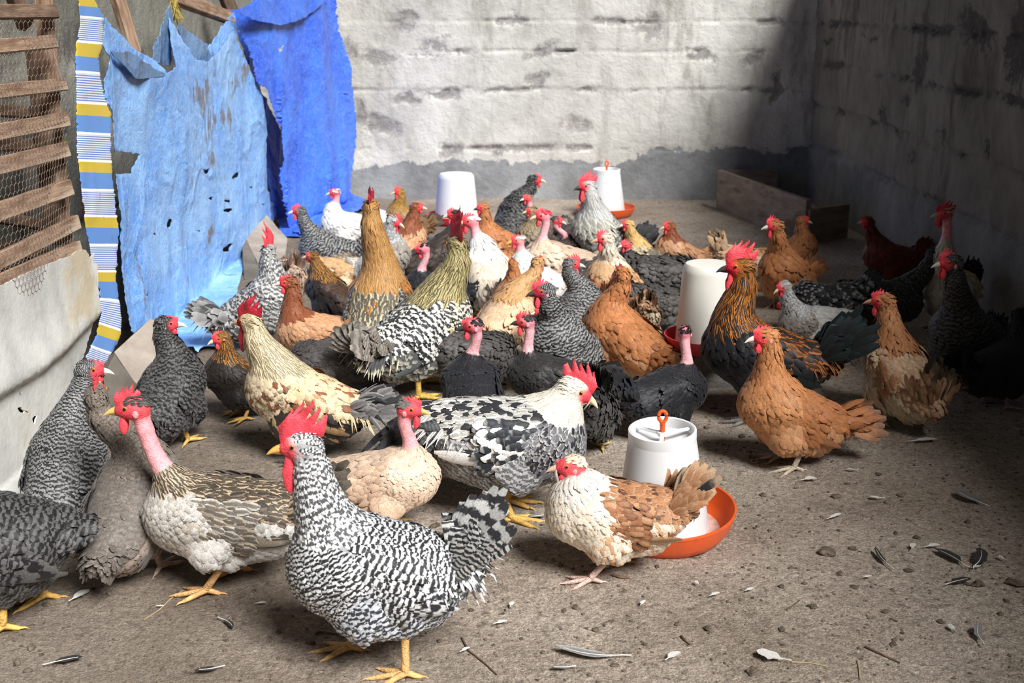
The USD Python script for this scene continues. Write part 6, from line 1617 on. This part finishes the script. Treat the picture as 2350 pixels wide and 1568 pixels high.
LAND = [(1519, 1270, 'the orange pan'), (1352, 1512, 'the long grey feather'), (2210, 1290, 'the black feather pair'), (1770, 1525, 'the fluffy white feather'), (1806, 1080, "the buff hen's feet"), (900, 1535, "the barred rooster's feet"),
        (2025, 1290, 'the thin black broken feather'), (2030, 1508, 'the lower right twig'), (515, 1345, "the left naked-neck hen's yellow feet"), (2250, 1468, 'the grey corner feather'), (2120, 1020, "the rust and cream hen's white feather"),
        (1897, 1272, 'the big dark dropping'), (1400, 1335, "the small naked-neck hen's feet"), (520, 1440, 'the dark curled feather'), (185, 1375, 'the wispy white feather'), (1915, 1195, 'the short white feather'), (1075, 1500, 'the reddish brown stem')]
used_labels = set()


def place_words(px_, py_, kinds, what):
    for rank, (d_, lx, ly, nm) in enumerate(sorted((math.hypot(px_ - a, (py_ - b) * 1.4), a, b, c) for a, b, c in LAND if math.hypot(px_ - a, py_ - b) > 6)):
        dx_, dy_ = px_ - lx, (py_ - ly) * 1.4
        side = ('right of' if dx_ > 0 else 'left of') if abs(dx_) > abs(dy_) else ('just in front of' if dy_ > 0 else 'just behind')
        for kd in kinds:
            lab = f'{kd} {what} {side} {nm}'
            if lab not in used_labels:
                used_labels.add(lab)
                return lab


DROP_PX = [(1897, 1272, 26), (1962, 1352, 12), (1322, 1405, 14), (1625, 1455, 17), (1295, 1408, 12), (1555, 1442, 11), (1928, 1321, 13), (1845, 1345, 9), (1815, 1305, 10), (1752, 1138, 12), (1918, 1145, 16), (2085, 1313, 13),
           (2330, 1345, 26), (2245, 1345, 22), (1865, 1396, 15), (1725, 1552, 20), (2160, 1430, 15), (1410, 1535, 13), (245, 1195, 11), (590, 1362, 9), (1010, 1480, 12), (640, 1455, 12), (1700, 1005, 12), (2015, 1090, 10),
           (1245, 1505, 10), (745, 1500, 11), (520, 1470, 10), (1480, 1490, 9), (2105, 1235, 11), (2050, 1480, 12)]
for k, (px_, py_, w) in enumerate(DROP_PX):
    p = g(px_, py_)
    r = w / 2 * np.linalg.norm(p - CAM) / 2800 * 1.15
    v, f = join([(q[0] + off, q[1]) for q, off in ((lump(r, 500 + k, 2), np.zeros(3)), (lump(r * 0.6, 900 + k, 2), np.array([r * 0.8, r * 0.4, -r * 0.1])))])
    p[2] = float(floor_z(p[0], p[1])) + r * 0.30
    t = thing('dropping', 'big dark dropping lying alone right of the orange pan' if k == 0 else place_words(px_, py_, ('large dark',) if w > 18 else (('dark',) if w > 12 else ('tiny dark',)), 'dropping'), 'dropping', p, float(rng.uniform(0, 360)), 'dark droppings on the floor')
    obj('lump', (v, f), M_CLOD, t, smooth=True)


def loose_feather(px_, py_, length_px, ang, col, label, width=0.28, curl=0.25, group=None, quill=(0.62, 0.60, 0.56), B=None, lace=0.0):
    p = g(px_, py_)
    L_ = length_px * np.linalg.norm(p - CAM) / 2800
    p[2] = float(floor_z(p[0], p[1])) + 0.004
    t = thing('loose_feather', label, 'feather', p, ang, group)
    u = np.linspace(-0.5, 0.5, 9)
    side = curl * (0.25 - u ** 2) * L_
    zz = 0.004 + 0.05 * L_ * (u + 0.5) ** 2
    w = np.interp(u, [-0.5, -0.32, -0.15, 0.2, 0.42, 0.5], [0.02, 0.05, 0.9, 1.0, 0.6, 0.06]) * width * L_ / 2
    rr = np.random.default_rng(int(px_ * 3 + py_))
    top = np.stack([u * L_, side + w * (1 + rr.normal(0, 0.12, 9)), zz + w * 0.25], -1)
    mid = np.stack([u * L_, side, zz + 0.0006], -1)
    bot = np.stack([u * L_, side - w * (1 + rr.normal(0, 0.12, 9)), zz + w * 0.2], -1)
    v = np.stack([top, mid, bot], 1).reshape(-1, 3)
    v = np.vstack([v, v - [0, 0, 0.0005]])
    f = grid_faces(9, 3)
    f = np.vstack([f, f[:, ::-1] + 27])
    B_ = B if B is not None else tuple(np.array(col) * 0.7)
    n_ = len(v)
    uu = np.repeat(u + 0.5, 3)
    pat = np.tile(np.stack([uu * 3, np.tile([1, 0, 1.0], 9), uu], -1), (2, 1))
    obj('vane', (v, f), M_FEATHER, t, smooth=True, pv={'col': np.tile(col, (n_, 1)), 'col2': np.tile(B_, (n_, 1)), 'pat': pat, 'pw': np.zeros((n_, 3)), 'pl': np.full((n_, 3), lace)})
    q = np.stack([np.r_[-0.62, u[:-1]] * L_, np.interp(np.r_[-0.62, u[:-1]], u, side), np.r_[zz[0], zz[:-1]] + 0.001], -1)
    q[0, 1] -= 0.02 * L_
    obj('quill', tube(q, np.linspace(0.0014, 0.0005, 9) * min(1, L_ / 0.06 + 0.3), 5), M_HORN, t, smooth=True, pv={'col': np.tile(quill, (len(q) * 5 + 2, 1))})


GREY, DARK, WHT, BRN = (0.20, 0.195, 0.19), (0.03, 0.028, 0.027), (0.62, 0.60, 0.57), (0.22, 0.11, 0.06)
loose_feather(1352, 1512, 150, 168, GREY, 'long grey curved feather with a white quill lying at the bottom centre', 0.2, 0.35, lace=0.6, B=(0.45, 0.44, 0.43))
loose_feather(2178, 1288, 85, 118, DARK, 'black curved feather of a pair at the lower right, the left one', 0.30, -0.35)
loose_feather(2240, 1292, 92, 62, DARK, 'black curved feather with a white quill, right one of a pair at the lower right', 0.30, -0.35, quill=(0.7, 0.68, 0.64))
loose_feather(2025, 1290, 90, 95, DARK, 'thin black broken feather on the floor right of the orange pan', 0.12, 0.2)
loose_feather(1770, 1525, 70, 150, WHT, 'fluffy white feather at the bottom right of the foreground', 0.5, 0.2)
loose_feather(2200, 1345, 60, 20, DARK, 'small dark feather below the black pair at the lower right', 0.35, 0.2)
loose_feather(2250, 1468, 75, 75, GREY, 'grey curved feather near the lower right corner', 0.25, 0.4)
loose_feather(1915, 1195, 42, 35, WHT, 'short white feather on the floor above the big dropping', 0.25, 0.2)
loose_feather(2225, 1150, 80, 120, GREY, 'grey downy feather with a long quill at the right edge of the light', 0.4, 0.1, quill=(0.7, 0.68, 0.64))
loose_feather(520, 1440, 60, 310, DARK, 'dark curled feather between the left hen\'s leg and the barred rooster', 0.2, 0.4)
loose_feather(150, 1525, 70, 20, DARK, 'black ragged feather in the lower left corner', 0.3, 0.2)
loose_feather(480, 1545, 55, 200, DARK, 'small black feather at the bottom edge, left of the barred rooster', 0.35, 0.2)
loose_feather(185, 1375, 50, 60, WHT, 'wispy white feather under the grey-brown hen', 0.4, 0.2)
loose_feather(1235, 1200, 50, 200, GREY, 'grey fluff feather below the pied rooster', 0.4, 0.2)
loose_feather(1545, 1145 + 380, 45, 40, WHT, 'white tuft feather at the bottom, right of the long grey one', 0.4, 0.3)
loose_feather(1290, 1545, 50, 185, GREY, 'short grey feather just under the long curved grey one', 0.3, 0.2)
loose_feather(1858, 1108, 34, 10, WHT, 'curled white feather at the buff hen\'s feet', 0.5, 0.6)
loose_feather(2120, 1020, 60, 5, WHT, 'white feather at the right in front of the rust and cream hen', 0.3, 0.3)
for (px_, py_, l_, a_) in [(1640, 1380, 26, 30), (2010, 1150, 30, 170), (2095, 1265, 30, 60), (2140, 1262, 34, 15), (2185, 1450, 30, 95), (1150, 1440, 30, 20), (1175, 1398, 24, 70), (600, 1395, 22, 10), (735, 1385, 22, 140), (1475, 1400, 24, 60),
                         (1068, 1505, 26, 40), (850, 1445, 26, 15), (368, 1397, 14, 0), (1955, 1085, 22, 160), (1600, 1350, 20, 95), (2300, 1290, 24, 110), (2240, 1310, 22, 20), (1990, 1335, 20, 15), (1720, 1365, 24, 30), (1000, 1398, 22, 0)]:
    loose_feather(px_, py_, l_, a_, WHT, place_words(px_, py_, ('small',) if l_ > 25 else ('tiny',), 'wisp of white down'), 0.38, 0.3, group='wisps of white down on the floor')


def stick(pts, r, label, mat, cat, name):
    q = [g(a, b) for a, b in pts]
    for p in q:
        p[2] = float(floor_z(p[0], p[1])) + r * 0.9
    c = np.mean(q, 0)
    t = thing(name, label, cat, c)
    obj('stem', tube(np.array(q) - c, np.linspace(r, r * 0.6, len(q)), 6), mat, t, smooth=True)


stick([(1968, 1520), (1972, 1545), (1973, 1566)], 0.002, 'upright-looking straw stalk at the bottom right edge', M_STRAW, 'straw', 'straw_stalk')
stick([(1985, 1488), (2030, 1510), (2065, 1524)], 0.0025, 'brown twig at the lower right', M_TWIG, 'twig', 'twig')
stick([(1815, 1532), (1860, 1534), (1900, 1540)], 0.002, 'pale straw beside the fluffy white feather', M_STRAW, 'straw', 'straw_stalk')
stick([(1563, 1472), (1572, 1482), (1584, 1490)], 0.003, 'short brown chip of wood in the foreground', M_TWIG, 'twig', 'twig')
stick([(1805, 1405), (1820, 1393), (1835, 1383)], 0.002, 'thin twig right of centre in front of the orange pan', M_TWIG, 'twig', 'twig')
stick([(1720, 1048), (1745, 1058), (1768, 1062)], 0.004, 'thick brown twig at the buff hen\'s left foot', M_TWIG, 'twig', 'twig')
stick([(330, 1425), (365, 1400), (395, 1375), (420, 1358)], 0.0016, 'fine pale straw at the yellow foot of the naked-neck hen', M_STRAW, 'straw', 'straw_stalk')
stick([(1405, 1330), (1425, 1335), (1446, 1334)], 0.004, 'dark twig under the small naked-neck hen', M_TWIG, 'twig', 'twig')
stick([(730, 1455), (775, 1462), (815, 1468)], 0.0022, 'brown straw left of the barred rooster\'s feet', M_TWIG, 'straw', 'straw_stalk')
stick([(1060, 1470), (1075, 1500), (1108, 1528), (1140, 1555)], 0.0024, 'reddish brown stem right of the barred rooster\'s feet', M_TWIG, 'twig', 'twig')
